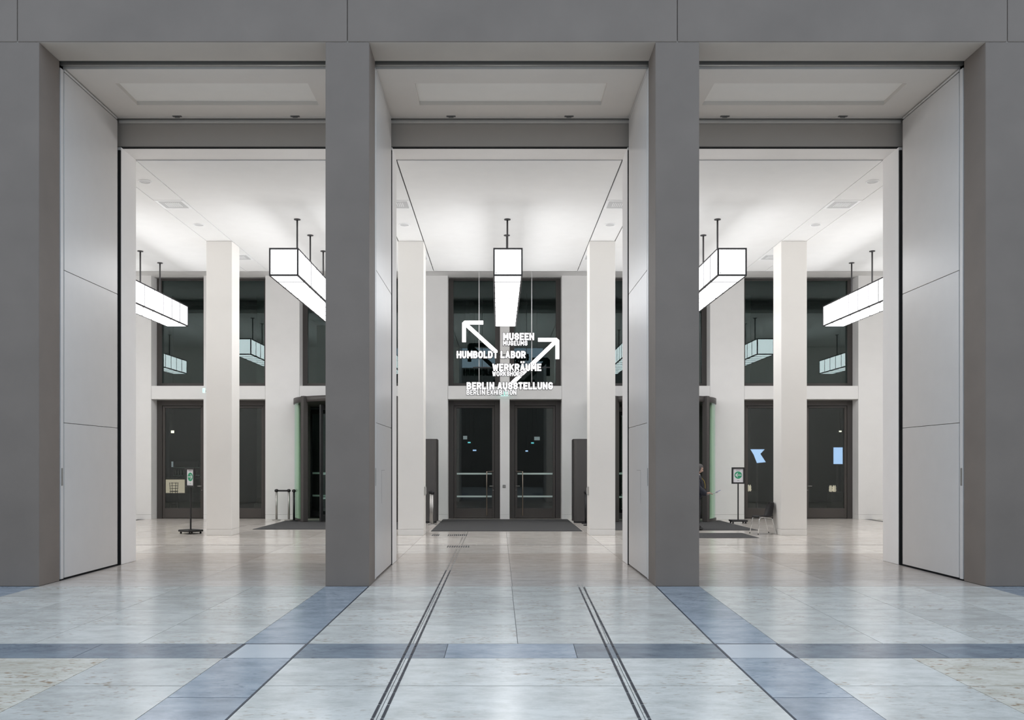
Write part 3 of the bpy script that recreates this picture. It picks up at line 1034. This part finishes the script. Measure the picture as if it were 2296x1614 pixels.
SD = 26.6
MPP = SD / 1980.0


def sx(p):
    return (p - 1118) * MPP


def sz(p):
    return 1.77 + (1042 - p) * MPP


sign = thing('hanging_sign', 'hanging sign of lit white letters with two diagonal arrows', 'sign', (sx(1131), SD, 0))
SXO = sx(1131)


def text_line(txt, xa, xb, ytop, ybot, wt):
    x0, x1 = sx(xa) - SXO, sx(xb) - SXO
    zb, zt = sz(ybot), sz(ytop)
    H = zt - zb
    t = wt * H
    gap = (0.10 if wt > 0.2 else 0.13) * H
    space = 0.44 * H
    n = len(txt.replace(' ', ''))
    words = txt.split(' ')
    tot = sum(G[ch][0] for ch in txt if ch != ' ')
    k = ((x1 - x0) - n * t - (n - len(words)) * gap - (len(words) - 1) * space) / tot
    x = x0 + t / 2
    for wi_, word in enumerate(words):
        for ch in word:
            w, sts = G[ch]
            S = [[(x + a * w * k, zb + t / 2 + b * (H - t)) for a, b in st] for st in sts]
            top = zt + (0.5 * H if ch == '\u00c4' else 0)
            cs = obj('letter', stroke_me(S, t + 0.028, 0.06, 'letter', (zb - 0.014, top + 0.014, x - t / 2 - 0.014, x + w * k + t / 2 + 0.014)), sign, (0, 0.0, 0), 'black')
            obj('letter_face', stroke_me(S, t, 0.012, 'letter_face', (zb, top, x - t / 2, x + w * k + t / 2)), cs, (0, -0.013, 0), 'letter')
            x += w * k + t + gap
        x += space - gap


text_line('MUSEEN', 1128, 1197.5, 746.5, 762.5, 0.215)
text_line('MUSEUMS', 1128, 1182.5, 764, 774.5, 0.17)
text_line('HUMBOLDT LABOR', 1024, 1178.5, 787, 803, 0.215)
text_line('WERKR\u00c4UME', 1104, 1213.5, 815.5, 831.5, 0.215)
text_line('WORKSHOPS', 1104, 1172, 832.5, 843, 0.17)
text_line('BERLIN AUSSTELLUNG', 1046.5, 1239.5, 857, 873, 0.215)
text_line('BERLIN EXHIBITION', 1046.5, 1157.5, 874, 885, 0.15)


def pt(x, y):
    return (sx(x) - SXO, sz(y))


for strokes in ([[pt(1083 - 4, 722.5), pt(1043, 722.5), pt(1040.3, 725), pt(1040.3, 766 - 4)], [pt(1043, 725), pt(1110, 786)]],
                [[pt(1207 + 4, 761), pt(1246.5, 761), pt(1250, 764), pt(1250, 804 - 4)], [pt(1247, 764), pt(1151, 856)]]):
    a = obj('arrow', stroke_me(strokes, 0.118 + 0.016, 0.05, 'arrow'), sign, (0, 0.07, 0), 'black')
    obj('arrow_face', stroke_me(strokes, 0.118, 0.012, 'arrow_face'), a, (0, -0.013, 0), 'letter')
for xx in (1074, 1192.5):
    tube('hanger', [(sx(xx) - SXO, 0.10, sz(858)), (sx(xx) - SXO, 0.10, ZT)], 0.012, 'ventslot', sign, 6)
joinboxes('carrier_frame', [(sx(1060) - SXO, sx(1235) - SXO, 0.07, 0.09, sz(z), sz(z) + 0.03) for z in (866, 824)] +
          [(sx(1040) - SXO, sx(1180) - SXO, 0.07, 0.09, sz(796), sz(796) + 0.03), (sx(1128) - SXO, sx(1200) - SXO, 0.07, 0.09, sz(756), sz(756) + 0.03)], 'black', sign)

# ---- exit signs
for (x, y, z, w, h, labl) in [(X0 - 0.01, 28.45, 3.985, 0.26, 0.15, 'small lit green exit sign above the entrance doors'),
                              ((457 - 1118) * 28.4 / 1980, 28.4, 1.77 + (1042 - 880.5) * 28.4 / 1980, 0.075, 0.15, 'small lit green exit sign beside the left column')]:
    t = thing('exit_sign', labl, 'exit sign', (x, y, z))
    B('box', -w / 2, w / 2, -0.02, 0.03, 0, h, 'exitw', t, 0.004)
    B('green_field', -w * 0.32, w * 0.25, -0.024, -0.02, 0.02, h - 0.02, 'exit', t)
    tube('bracket', [(0, 0.03, h / 2), (0, YW - y, h / 2)], 0.008, 'plate', t, 6)

# ================================================================== MATS
for (x0, x1, y0, y1, labl) in [(X0 - 2.0, X0 + 2.03, 23.5, 28.6, 'charcoal door mat in front of the glass entrance doors'),
                               (op[1] - 2.12, op[1] + 2.05, 24.15, 28.0, 'charcoal door mat at the revolving door by the belt posts'),
                               (op[3] - 2.0, op[3] + 2.0, 23.85, 28.0, 'charcoal door mat beneath the standing person'),
                               (3.72, 6.3, 21.35, 22.85, 'narrow charcoal runner mat in front of the larger mat')]:
    t = thing('door_mat', labl, 'mat', ((x0 + x1) / 2, (y0 + y1) / 2, 0))
    w, h = (x1 - x0) / 2, (y1 - y0) / 2
    B('pile', -w + 0.02, w - 0.02, -h + 0.02, h - 0.02, 0.0005, 0.012, 'mat', t)
    joinboxes('border', [(-w, w, -h, -h + 0.02, 0.0005, 0.009), (-w, w, h - 0.02, h, 0.0005, 0.009), (-w, -w + 0.02, -h + 0.02, h - 0.02, 0.0005, 0.009), (w - 0.02, w, -h + 0.02, h - 0.02, 0.0005, 0.009)], 'mat', t)

# ================================================================== DARK STELES BESIDE THE DOORS
def rrect(w, d, r, n=5):
    pts = []
    for (cx, cy, a0) in ((w / 2 - r, -d / 2 + r, -PI / 2), (w / 2 - r, d / 2 - r, 0), (-w / 2 + r, d / 2 - r, PI / 2), (-w / 2 + r, -d / 2 + r, PI)):
        for k in range(n + 1):
            a = a0 + PI / 2 * k / n
            pts.append((cx + r * math.cos(a), cy + r * math.sin(a)))
    return pts


for sd, labl in ((-1, 'tall dark grey metal stele behind the column left of the doors'), (1, 'tall dark grey metal stele behind the column right of the doors')):
    xe = X0 + sd * 2.08
    t = thing('metal_stele', labl, 'stele', (xe + sd * 0.32, 27.1, 0), 0, 'dark metal steles by the doors')
    prism('plinth', rrect(0.58, 0.46, 0.10), 0, 0.05, 'blackm', t)
    prism('body', rrect(0.64, 0.52, 0.14), 0.05, 2.53, 'stele', t)
    prism('cap', rrect(0.655, 0.535, 0.145), 2.53, 2.56, 'stele', t)
    B('side_edge', -sd * 0.33 - 0.012, -sd * 0.33 + 0.012, -0.02, 0.18, 0.05, 2.54, 'frame', t, 0.004)

# ================================================================== BELT POSTS
def stanchion(x, y, labl, belt=None, black=False):
    t = thing('belt_post', labl, 'belt post', (x, y, 0), 0, 'belt posts')
    m = 'blackm' if black else 'steel'
    lathe('base', [(0.13, 0.0005), (0.13, 0.012), (0.12, 0.022), (0.04, 0.034)], m, t, seg=28)
    lathe('post', [(0.034, 0.03), (0.034, 0.90)], m, t, seg=16)
    lathe('head', [(0.036, 0.90), (0.043, 0.905), (0.043, 0.985), (0.030, 0.995)], 'black', t, seg=16)
    B('belt_slot', -0.06, 0.06, -0.018, 0.018, 0.915, 0.975, 'black', t, 0.004)
    if belt:
        o = B('belt', 0.04, belt[0], -0.004, 0.004, 0.915, 0.97, 'black', t)
        o.rotation_euler = (0, 0, belt[1])
        o.location = (math.cos(belt[1]) * (belt[0] + 0.04) / 2, math.sin(belt[1]) * (belt[0] + 0.04) / 2, 0.915)
    return t


def atd(px_, d):
    return (px_ - 1118) * d / 1980.0


stanchion(atd(620, 28.2), 28.2, 'steel belt post farthest left, its black belt drawn out', (0.345, 0.0))
stanchion(-6.70, 28.2, 'steel belt post by the green drum glass holding the belt end')
o = stanchion(-6.385, 27.55, 'dark belt post in front of the green drum glass', None, True)
o.location.z = 0.0125
stanchion(-2.035, 26.45, 'steel belt post in front of the left stele, the rear one of a pair')
stanchion(-1.95, 26.0, 'steel belt post in front of the left stele, the front one of a pair')
stanchion(-1.945, 27.65, 'steel belt post behind the left stele next to the door mat')
stanchion(2.60, 25.75, 'black belt post half hidden by the right column, front one', None, True)
stanchion(2.615, 26.5, 'black belt post half hidden by the right column, rear one', None, True)

# ================================================================== SIGN STANDS
def sign_stand(x, y, rz, labl, left):
    t = thing('sign_stand', labl, 'sign stand', (x, y, 0), rz, 'green arrow sign stands')
    B('base_plate', -0.24, 0.24, -0.21, 0.21, 0.055, 0.105, 'blackm', t, 0.008)
    for sx_ in (-1, 1):
        for sy_ in (-1, 1):
            lathe('caster', [(0.016, 0.0), (0.026, 0.012), (0.026, 0.04), (0.012, 0.056)], 'black', t, (sx_ * 0.19, sy_ * 0.16, 0), 10)
    B('pole', -0.017, 0.017, -0.017, 0.017, 0.105, 1.22, 'blackm', t, 0.003)
    w, z0, z1, b = 0.195, 1.195, 1.695, 0.045
    fr = joinboxes('sign_frame', [(-w, w, -0.035, 0.012, z0, z0 + b), (-w, w, -0.035, 0.012, z1 - b, z1), (-w, -w + b, -0.035, 0.012, z0 + b, z1 - b), (w - b, w, -0.035, 0.012, z0 + b, z1 - b),
                                  (-w + b, w - b, 0.0, 0.012, z0 + b, z1 - b)], 'blackm', t)
    po = B('poster', -w + b, w - b, -0.012, -0.002, z0 + b, z1 - b, 'paper', t)
    zc = 1.46
    ring = [(0.112 * math.cos(2 * PI * k / 36), 0.112 * math.sin(2 * PI * k / 36)) for k in range(36)]
    vs = [(a, -0.0012, b2) for a, b2 in ring] + [(a, 0.001, b2) for a, b2 in ring]
    fs = [tuple(range(36)), tuple(range(71, 35, -1))] + [(k, 36 + k, 36 + (k + 1) % 36, (k + 1) % 36) for k in range(36)]
    me = bpy.data.meshes.new('green_disc')
    me.from_pydata(vs, [], fs)
    bz = -(z0 + b)
    obj('green_disc', me, po, (0, -0.0055, zc + bz), 'green')
    s = -1 if left else 1
    obj('arrow_mark', stroke_me([[(-0.085 * s, 0), (0.052 * s, 0)]], 0.020, 0.001, 'arrow_mark'), po, (0, -0.0085, zc + bz), 'paper')
    obj('arrow_mark', stroke_me([[(0.02 * s, 0.055), (0.078 * s, 0), (0.02 * s, -0.055)]], 0.020, 0.001, 'arrow_mark'), po, (0, -0.0092, zc + bz), 'paper')
    B('print_line', -0.068, 0.068, -0.0065, -0.0048, 1.605 + bz, 1.617 + bz, 'ink', po)
    B('print_line', -0.035, 0.035, -0.0065, -0.0048, 1.288 + bz, 1.298 + bz, 'ink' if left else 'green', po)
    return t


sign_stand(atd(428.5, 22.75), 22.72, math.radians(-37), 'black sign stand with green right arrow beside the left column', False)
sign_stand(7.26, 26.77, math.radians(-2), 'black sign stand with green left arrow behind the black chair', True)

# ================================================================== CHAIR
def chair(x, y, rz):
    t = thing('shell_chair', 'black plastic shell chair on chrome legs by the right column', 'chair', (x, y, 0), rz)
    # shell: profile in local x (front = -x), lofted across y; local front points to -x
    prof = [(-0.235, 0.425), (-0.225, 0.452), (-0.17, 0.458), (-0.05, 0.442), (0.06, 0.432), (0.13, 0.440), (0.175, 0.475), (0.20, 0.54), (0.218, 0.62), (0.236, 0.70), (0.250, 0.775), (0.258, 0.815)]
    wid = [0.200, 0.205, 0.215, 0.225, 0.228, 0.222, 0.212, 0.205, 0.200, 0.190, 0.165, 0.115]
    nv = 13
    vs, fs = [], []
    for i, ((a, z), w) in enumerate(zip(prof, wid)):
        for j in range(nv):
            u = -1 + 2 * j / (nv - 1)
            edge = abs(u) ** 3
            if i < 6:
                vs.append((a + 0.01 * edge, u * w, z + 0.028 * edge * min(1, i / 3)))
            else:
                vs.append((a - 0.055 * edge, u * w, z + (0.01 if i < 11 else -0.01) * edge))
    for i in range(len(prof) - 1):
        for j in range(nv - 1):
            k = i * nv + j
            fs.append((k, k + nv, k + nv + 1, k + 1))
    me = bpy.data.meshes.new('seat_shell')
    me.from_pydata(vs, [], fs)
    for p in me.polygons:
        p.use_smooth = True
    o = obj('seat_shell', me, t, None, 'black')
    sm = o.modifiers.new('thickness', 'SOLIDIFY')
    sm.thickness = 0.012
    sb = o.modifiers.new('smooth', 'SUBSURF')
    sb.levels = 1
    sb.render_levels = 1
    for s in (-1, 1):
        yy = s * 0.19
        yf = s * 0.235
        tube('leg', [(-0.255, yf, 0.005), (-0.20, yy, 0.38), (-0.185, yy, 0.415)], 0.011, 'chrome', t)
        tube('leg', [(0.27, yf, 0.005), (0.155, yy, 0.36), (0.14, yy, 0.395)], 0.011, 'chrome', t)
        tube('side_rail', [(-0.185, yy, 0.413), (-0.165, yy, 0.428), (-0.13, yy, 0.434), (0.06, yy, 0.422), (0.105, yy, 0.415), (0.14, yy, 0.393)], 0.0115, 'chrome', t)
        for xx in (-0.256, 0.271):
            lathe('foot', [(0.014, 0.0), (0.014, 0.02)], 'black', t, (xx, yf, 0.0), 8)
    for xx, z in ((-0.12, 0.428), (0.08, 0.414)):
        tube('cross_rail', [(xx, -0.19, z), (xx, 0.19, z)], 0.010, 'chrome', t)
    return t


chair(6.79, 22.66, math.radians(10))

# ================================================================== PERSON
def skin_mesh(name, verts, edges, mat, parent, sub=2, root=0):
    me = bpy.data.meshes.new(name + '_rig')
    me.from_pydata([v[:3] for v in verts], edges, [])
    o = bpy.data.objects.new(name + '_rig', me)
    COL.objects.link(o)
    md = o.modifiers.new('skin', 'SKIN')
    md.use_smooth_shade = True
    if not me.skin_vertices:
        bpy.context.view_layer.objects.active = o
    for i, v in enumerate(verts):
        sv = me.skin_vertices[0].data[i]
        rr = v[3]
        sv.radius = rr if isinstance(rr, tuple) else (rr, rr)
        sv.use_root = (i == root)
    s = o.modifiers.new('sub', 'SUBSURF')
    s.levels = sub
    s.render_levels = sub
    dg = bpy.context.evaluated_depsgraph_get()
    dg.update()
    ev = o.evaluated_get(dg)
    m2 = bpy.data.meshes.new_from_object(ev)
    m2.name = name
    bpy.data.objects.remove(o)
    m2.materials.clear()
    for p in m2.polygons:
        p.use_smooth = True
    return obj(name, m2, parent, None, mat)


def person(x, y, rz):
    """local frame: faces +x, left side is +y"""
    t = thing('person', 'person in dark jacket and trousers reading a clipboard by the revolving door', 'person', (x, y, 0), rz)
    # body: pelvis, torso, neck, head core, arms, legs in one surface
    V = [(0, 0, 0.95, (0.15, 0.11)), (0.0, 0, 1.10, (0.145, 0.105)), (-0.01, 0, 1.28, (0.165, 0.115)), (-0.015, 0, 1.42, (0.14, 0.095)),
         (0.005, 0, 1.50, 0.058), (0.035, 0, 1.57, 0.062),
         (-0.01, 0.17, 1.42, 0.062), (0.02, 0.235, 1.17, 0.050), (0.19, 0.165, 1.00, 0.040), (0.26, 0.115, 1.000, 0.030),
         (-0.01, -0.17, 1.42, 0.062), (0.02, -0.235, 1.17, 0.050), (0.19, -0.165, 1.00, 0.040), (0.26, -0.115, 1.000, 0.030),
         (0.0, 0.095, 0.88, 0.092), (0.03, 0.11, 0.50, 0.062), (-0.01, 0.115, 0.09, 0.045), (0.10, 0.13, 0.04, 0.035),
         (0.0, -0.095, 0.88, 0.092), (0.02, -0.11, 0.50, 0.062), (-0.02, -0.115, 0.09, 0.045), (0.09, -0.13, 0.04, 0.035)]
    E = [(0, 1), (1, 2), (2, 3), (3, 4), (4, 5), (3, 6), (6, 7), (7, 8), (8, 9), (3, 10), (10, 11), (11, 12), (12, 13),
         (0, 14), (14, 15), (15, 16), (16, 17), (0, 18), (18, 19), (19, 20), (20, 21)]
    body = skin_mesh('body', V, E, 'skin', t)
    # head: shaped sphere with face
    bm = bmesh.new()
    bmesh.ops.create_uvsphere(bm, u_segments=24, v_segments=18, radius=1.0)
    for v in bm.verts:
        a, b2, c2 = v.co
        xx, yy, zz = a * 0.098, b2 * 0.076, c2 * 0.122
        if zz < 0:                                # jaw narrows
            k = 1 + zz * 2.2
            yy *= k
            xx = xx * (1 + zz * 0.9) + (0.012 if a > 0 else 0.0)
        if a > 0.75 and abs(b2) < 0.3 and -0.35 < c2 < 0.12:   # nose ridge
            xx += 0.020 * (1 - abs(b2) / 0.3) * (1 - abs(c2 + 0.15) / 0.3 if abs(c2 + 0.15) < 0.3 else 0)
        if a > 0.6 and 0.05 < c2 < 0.25 and 0.2 < abs(b2) < 0.6:   # eye sockets
            xx -= 0.008
        v.co = (xx, yy, zz)
    me = bpy.data.meshes.new('head')
    bm.to_mesh(me)
    bm.free()
    for p in me.polygons:
        p.use_smooth = True
    hd = obj('head', me, t, (0.065, 0, 1.665), 'skin')
    hd.rotation_euler = (0, math.radians(24), 0)
    for s in (-1, 1):
        lathe('eye', [(0.004, -0.010), (0.0105, -0.004), (0.0105, 0.004), (0.004, 0.010)], 'eye', hd, (0.083, s * 0.032, 0.012), 10)
        bm = bmesh.new()
        bmesh.ops.create_uvsphere(bm, u_segments=10, v_segments=8, radius=1)
        for v in bm.verts:
            v.co = (v.co.x * 0.016, v.co.y * 0.008, v.co.z * 0.030)
        me = bpy.data.meshes.new('ear')
        bm.to_mesh(me)
        bm.free()
        obj('ear', me, hd, (-0.008, s * 0.077, -0.005), 'skin')
    tube('mouth', [(0.082, -0.022, -0.062), (0.092, 0, -0.060), (0.082, 0.022, -0.062)], 0.005, 'lip', hd, 6)
    # hair cap
    bm = bmesh.new()
    bmesh.ops.create_uvsphere(bm, u_segments=22, v_segments=14, radius=1)
    for v in bm.verts:
        a, b2, c2 = v.co
        v.co = (a * 0.106 - 0.012, b2 * 0.086, c2 * 0.128 + 0.008)
    kill = [f for f in bm.faces if (f.calc_center_median().x > 0.045 and f.calc_center_median().z < 0.062) or f.calc_center_median().z < -0.075]
    bmesh.ops.delete(bm, geom=kill, context='FACES')
    me = bpy.data.meshes.new('hair')
    bm.to_mesh(me)
    bm.free()
    for p in me.polygons:
        p.use_smooth = True
    obj('hair', me, hd, None, 'hair')
    # clothes: the body's own surface, cut to the garment and moved outwards
    def garment(name, keep, push, mat):
        bm = bmesh.new()
        bm.from_mesh(body.data)
        bm.normal_update()
        kill = [f for f in bm.faces if not keep(f.calc_center_median())]
        bmesh.ops.delete(bm, geom=kill, context='FACES')
        for v in bm.verts:
            v.co += v.normal * push(v.co)
        me = bpy.data.meshes.new(name)
        bm.to_mesh(me)
        bm.free()
        for p in me.polygons:
            p.use_smooth = True
        o = obj(name, me, t, None, mat)
        sm = o.modifiers.new('thickness', 'SOLIDIFY')
        sm.thickness = 0.008
        sm.offset = 1
        return o

    def jkeep(c):
        arm = c.x > 0.19 and abs(c.y) > 0.06 and c.z < 1.12
        return (0.88 < c.z < 1.47) and not (arm and c.x > 0.235) and not (abs(c.y) < 0.06 and c.z > 1.46)
    garment('jacket', jkeep, lambda c: 0.030, 'navy')
    garment('trousers', lambda c: 0.07 < c.z < 0.97 and abs(c.y) < 0.24, lambda c: 0.016, 'trouser')
    for s in (-1, 1):
        o = skin_mesh('shoe', [(-0.05, 0, 0.045, (0.045, 0.045)), (0.04, 0, 0.045, (0.048, 0.044)), (0.13, 0, 0.034, (0.046, 0.032)), (0.19, 0, 0.028, (0.034, 0.024))], [(0, 1), (1, 2), (2, 3)], 'black', t)
        o.location = (-0.015, s * 0.122, 0.008)
        o.rotation_euler = (0, 0, s * 0.15)
    obj('collar', tube_me([(0.006 + 0.072 * math.cos(a * PI / 8), 0.070 * math.sin(a * PI / 8), 1.497) for a in range(16)], 0.012, 6, True), t, None, 'paper')
    # hands
    for s in (-1, 1):
        hx, hy, hz = 0.265, s * 0.112, 1.000
        HV = [(0, 0, 0, 0.028), (0.055, -s * 0.012, 0.006, (0.038, 0.016)), (0.085, -s * 0.018, 0.008, (0.040, 0.013))]
        HE = [(0, 1), (1, 2)]
        h = skin_mesh('hand', HV, HE, 'skin', t)
        h.location = (hx, hy, hz)
        for f, (oy, ln) in enumerate(((-0.030, 0.070), (-0.010, 0.080), (0.011, 0.075), (0.030, 0.058))):
            skin_mesh('finger', [(0.080, oy - s * 0.018, 0.006, 0.0085), (0.080 + ln * 0.5, oy - s * 0.022, 0.000, 0.0082), (0.080 + ln * 0.8, oy - s * 0.026, -0.020, 0.0078), (0.080 + ln * 0.85, oy - s * 0.028, -0.040, 0.007)],
                      [(0, 1), (1, 2), (2, 3)], 'skin', h, 1)
        skin_mesh('thumb', [(0.030, -s * 0.030, 0.010, 0.012), (0.060, -s * 0.052, 0.026, 0.0105), (0.092, -s * 0.056, 0.028, 0.009)], [(0, 1), (1, 2)], 'skin', h, 1)
    tube('badge_strap', [(0.09, -0.03, 1.46), (0.195, -0.06, 1.33), (0.219, -0.06, 1.22)], 0.006, 'badge', t, 6)
    B('badge', 0.215, 0.223, -0.09, -0.03, 1.13, 1.22, 'badge', t, 0.002)
    return t


def clipboard(x, y, z, rz):
    t = thing('clipboard', 'dark clipboard with paper and blue pen held by the person', 'clipboard', (x, y, z), rz)
    t.rotation_euler = (0, math.radians(-14), rz)
    B('board', -0.16, 0.16, -0.115, 0.115, 0, 0.005, 'black', t, 0.002)
    B('paper', -0.145, 0.14, -0.105, 0.105, 0.005, 0.008, 'paper', t)
    B('clip', 0.11, 0.15, -0.05, 0.05, 0.008, 0.016, 'steel', t, 0.003)
    tube('pen', [(0.10, -0.07, 0.018), (0.24, -0.10, 0.045)], 0.006, 'bluepen', t, 6)
    return t


PX, PY = 5.39, 24.0
person(PX, PY, math.radians(-14))
clipboard(PX + 0.40 * math.cos(math.radians(-14)), PY + 0.40 * math.sin(math.radians(-14)), 0.985, math.radians(-14))

# ================================================================== NIGHT OUTSIDE THE BACK GLASS
nf = tag(B('floor_portico', -18.2, 18.6, 29.5, 36.5, -0.02, -0.001, 'nightfloor'), 'dark paving of the portico outside at night', None, None, 'structure')
nw = tag(joinboxes('wall_night_box', [(-18.2, 18.6, 36.2, 36.5, 0, 8.5), (-18.2, 18.6, 29.5, 36.5, 8.3, 8.5)], 'night'), 'added dark box keeping sky light out behind the back glass', None, None, 'structure')  # closed box added so the world light does not show through the windows
k = 0
for xx in (-13.4, -8.9, -3.1, 3.5, 9.3, 13.9):
    t = thing('portico_pillar', 'dim stone pillar in the dark portico behind the back glass', 'pillar', (xx, 34.0, 0), 0, 'portico pillars in the dark')
    B('shaft', -0.42, 0.42, 0, 0.84, 0.3, 8.3, 'nightcol', t, 0.02)
    B('plinth', -0.50, 0.50, -0.08, 0.92, 0, 0.3, 'nightcol', t, 0.02)
# bar seen through the left glass door
d = 33.0
t = thing('bar_counter', 'warmly lit bar counter seen through the far left glass door', 'counter', (-12.15, d, 0))
B('body', -0.75, 0.75, 0, 0.6, 0, 0.70, 'nightcol', t, 0.01)
B('lit_front', -0.60, 0.42, -0.02, 0.0, 0.72, 1.22, 'warm', t)
B('carcass', -0.75, 0.75, 0.0, 0.6, 0.70, 1.24, 'nightcol', t, 0.01)
B('worktop', -0.80, 0.80, -0.08, 0.65, 1.24, 1.28, 'frame2', t, 0.006)
for j, xx in enumerate((-0.42, 0.18)):
    q = thing('wire_stool', 'thin wire bar stool %s at the lit bar counter' % ('on the left' if j == 0 else 'on the right'), 'stool', (-12.15 + xx, d - 0.45, 0), 0, 'wire stools')
    for a in range(4):
        ca, sa = math.cos(PI / 4 + a * PI / 2), math.sin(PI / 4 + a * PI / 2)
        tube('leg', [(0.20 * ca, 0.20 * sa, 0), (0.13 * ca, 0.13 * sa, 0.78), (0.16 * ca, 0.16 * sa, 1.12)], 0.010, 'black', q, 6)
    for z in (0.3, 0.8, 0.9, 1.0, 1.1):
        tube('ring', [(0.165 * math.cos(PI / 4 + a * PI / 2), 0.165 * math.sin(PI / 4 + a * PI / 2), z) for a in range(5)], 0.008, 'black', q, 6)
    lathe('seat', [(0.15, 0.78), (0.15, 0.80)], 'black', q, seg=14)
t = thing('wall_shelf', 'shelf of pale bottles behind the lit bar counter', 'shelf', (-12.1, 34.2, 1.35))
B('board', -0.5, 0.45, 0, 0.2, 0, 0.025, 'bandglass', t)
B('board', -0.5, 0.45, 0, 0.2, 0.30, 0.325, 'bandglass', t)
B('back', -0.5, 0.45, 0.2, 0.22, -0.05, 0.55, 'nightcol', t)
B('post', -0.5, -0.48, 0.0, 0.2, -1.35, 0.55, 'frame', t)
B('post', 0.43, 0.45, 0.0, 0.2, -1.35, 0.55, 'frame', t)
bme = lathe_me([(0.03, 0), (0.032, 0.02), (0.032, 0.12), (0.012, 0.17), (0.012, 0.21)], 10)
bme.materials.append(M['bottle'])
for j in range(9):
    o = obj('bottle', bme, None, (-12.55 + j * 0.105, 34.3, 1.375))
    tag(o, 'pale bottle in the lower row on the shelf behind the bar', 'bottle', 'bottles behind the bar')
def wall_screen(x, y, z, w, h, labl, mat, tilt=0.0, base=True):
    t = thing('display_screen', labl, 'screen', (x, y, 0))
    B('bezel', -w / 2 - 0.03, w / 2 + 0.03, 0.0, 0.05, z - 0.03, z + h + 0.03, 'black', t, 0.005)
    B('picture', -w / 2, w / 2, -0.006, 0.0, z, z + h, mat, t)
    B('post', -0.03, 0.03, 0.05, 0.09, 0, z + h * 0.6, 'frame', t)
    B('foot', -0.2, 0.2, -0.1, 0.24, 0, 0.02, 'frame', t)
    return t


wall_screen(atd(394, 35), 35, 1.68, 0.34, 0.22, 'small dim blue screen above the lit bar counter', 'dimlight')
wall_screen(atd(1879, 33), 33, 1.80, 0.34, 0.62, 'upright blue-white screen seen through the far right glass door', 'screen')
t = thing('display_screen', 'slanted blue-white screen seen through the glass door behind the chair', 'screen', (atd(1699, 33), 33, 0))
prism_pts = [(-0.26, 2.35), (0.26, 2.35), (0.10, 2.18), (0.30, 1.87), (-0.02, 1.84), (-0.14, 2.15)]
me = bpy.data.meshes.new('picture')
nn = len(prism_pts)
me.from_pydata([(a, 0, b2) for a, b2 in prism_pts] + [(a, 0.05, b2) for a, b2 in prism_pts], [], [tuple(range(nn - 1, -1, -1)), tuple(range(nn, 2 * nn))] + [(j, (j + 1) % nn, nn + (j + 1) % nn, nn + j) for j in range(nn)])
obj('picture', me, t, None, 'screen')
B('post', -0.03, 0.03, 0.05, 0.09, 0, 2.2, 'frame', t)
B('foot', -0.2, 0.2, -0.1, 0.24, 0, 0.02, 'frame', t)
for (xp, dd, z, wid, labl) in [(1683, 32.2, 0.80, 0.30, 'plinth with lit pale figure behind the chair\'s glass door'), (1877, 32.2, 0.78, 0.36, 'plinth with lit pale figure below the upright screen')]:
    t = thing('display_plinth', labl, 'plinth', (atd(xp, dd), dd, 0))
    B('block', -wid / 2 - 0.05, wid / 2 + 0.05, 0, 0.4, 0, z, 'nightcol', t, 0.01)
    for j in range(5):
        a = random.uniform(-wid / 2, wid / 2)
        lathe('glowing_piece', [(0.02, 0), (0.045, 0.05), (0.03, 0.12), (0.04, 0.16), (0.012, 0.24)], 'warm', t, (a, 0.1 + 0.05 * j, z), 8)  # emission stands in for the light falling on these pieces
for (xp, yp, dd, labl, mm, w, h) in [(387, 968, 34, 'small warm ceiling spot above the bar', 'bright', 0.12, 0.10), (1884, 967, 34, 'small warm ceiling spot above the upright screen', 'bright', 0.10, 0.05),
                                     (1052, 992, 35.2, 'small cyan light through the left entrance door, upper', 'cyan', 0.11, 0.05), (1064, 1009.5, 35.2, 'small cyan light through the left entrance door, lower', 'screen', 0.14, 0.05),
                                     (1194, 993, 35.2, 'small cyan light through the right entrance door, upper', 'cyan', 0.11, 0.05), (1181, 1011, 35.2, 'small cyan light through the right entrance door, lower', 'screen', 0.10, 0.05),
                                     (1043, 981, 35.2, 'dim lamp through the left entrance door', 'dimlight', 0.16, 0.14), (1204, 983, 35.2, 'dim lamp through the right entrance door', 'dimlight', 0.22, 0.14)]:
    z = 1.77 + (1042 - yp) * dd / 1980
    t = thing('portico_lamp', labl, 'lamp', (atd(xp, dd), dd, z))
    B('housing', -w / 2 - 0.02, w / 2 + 0.02, 0, 0.06, -h / 2 - 0.02, h / 2 + 0.02, 'black', t, 0.005)
    B('light_face', -w / 2, w / 2, -0.008, 0.0, -h / 2, h / 2, mm, t, 0.003)
    tube('arm', [(0, 0.03, h / 2), (0, 0.03, 8.28 - z)], 0.012, 'black', t, 6)
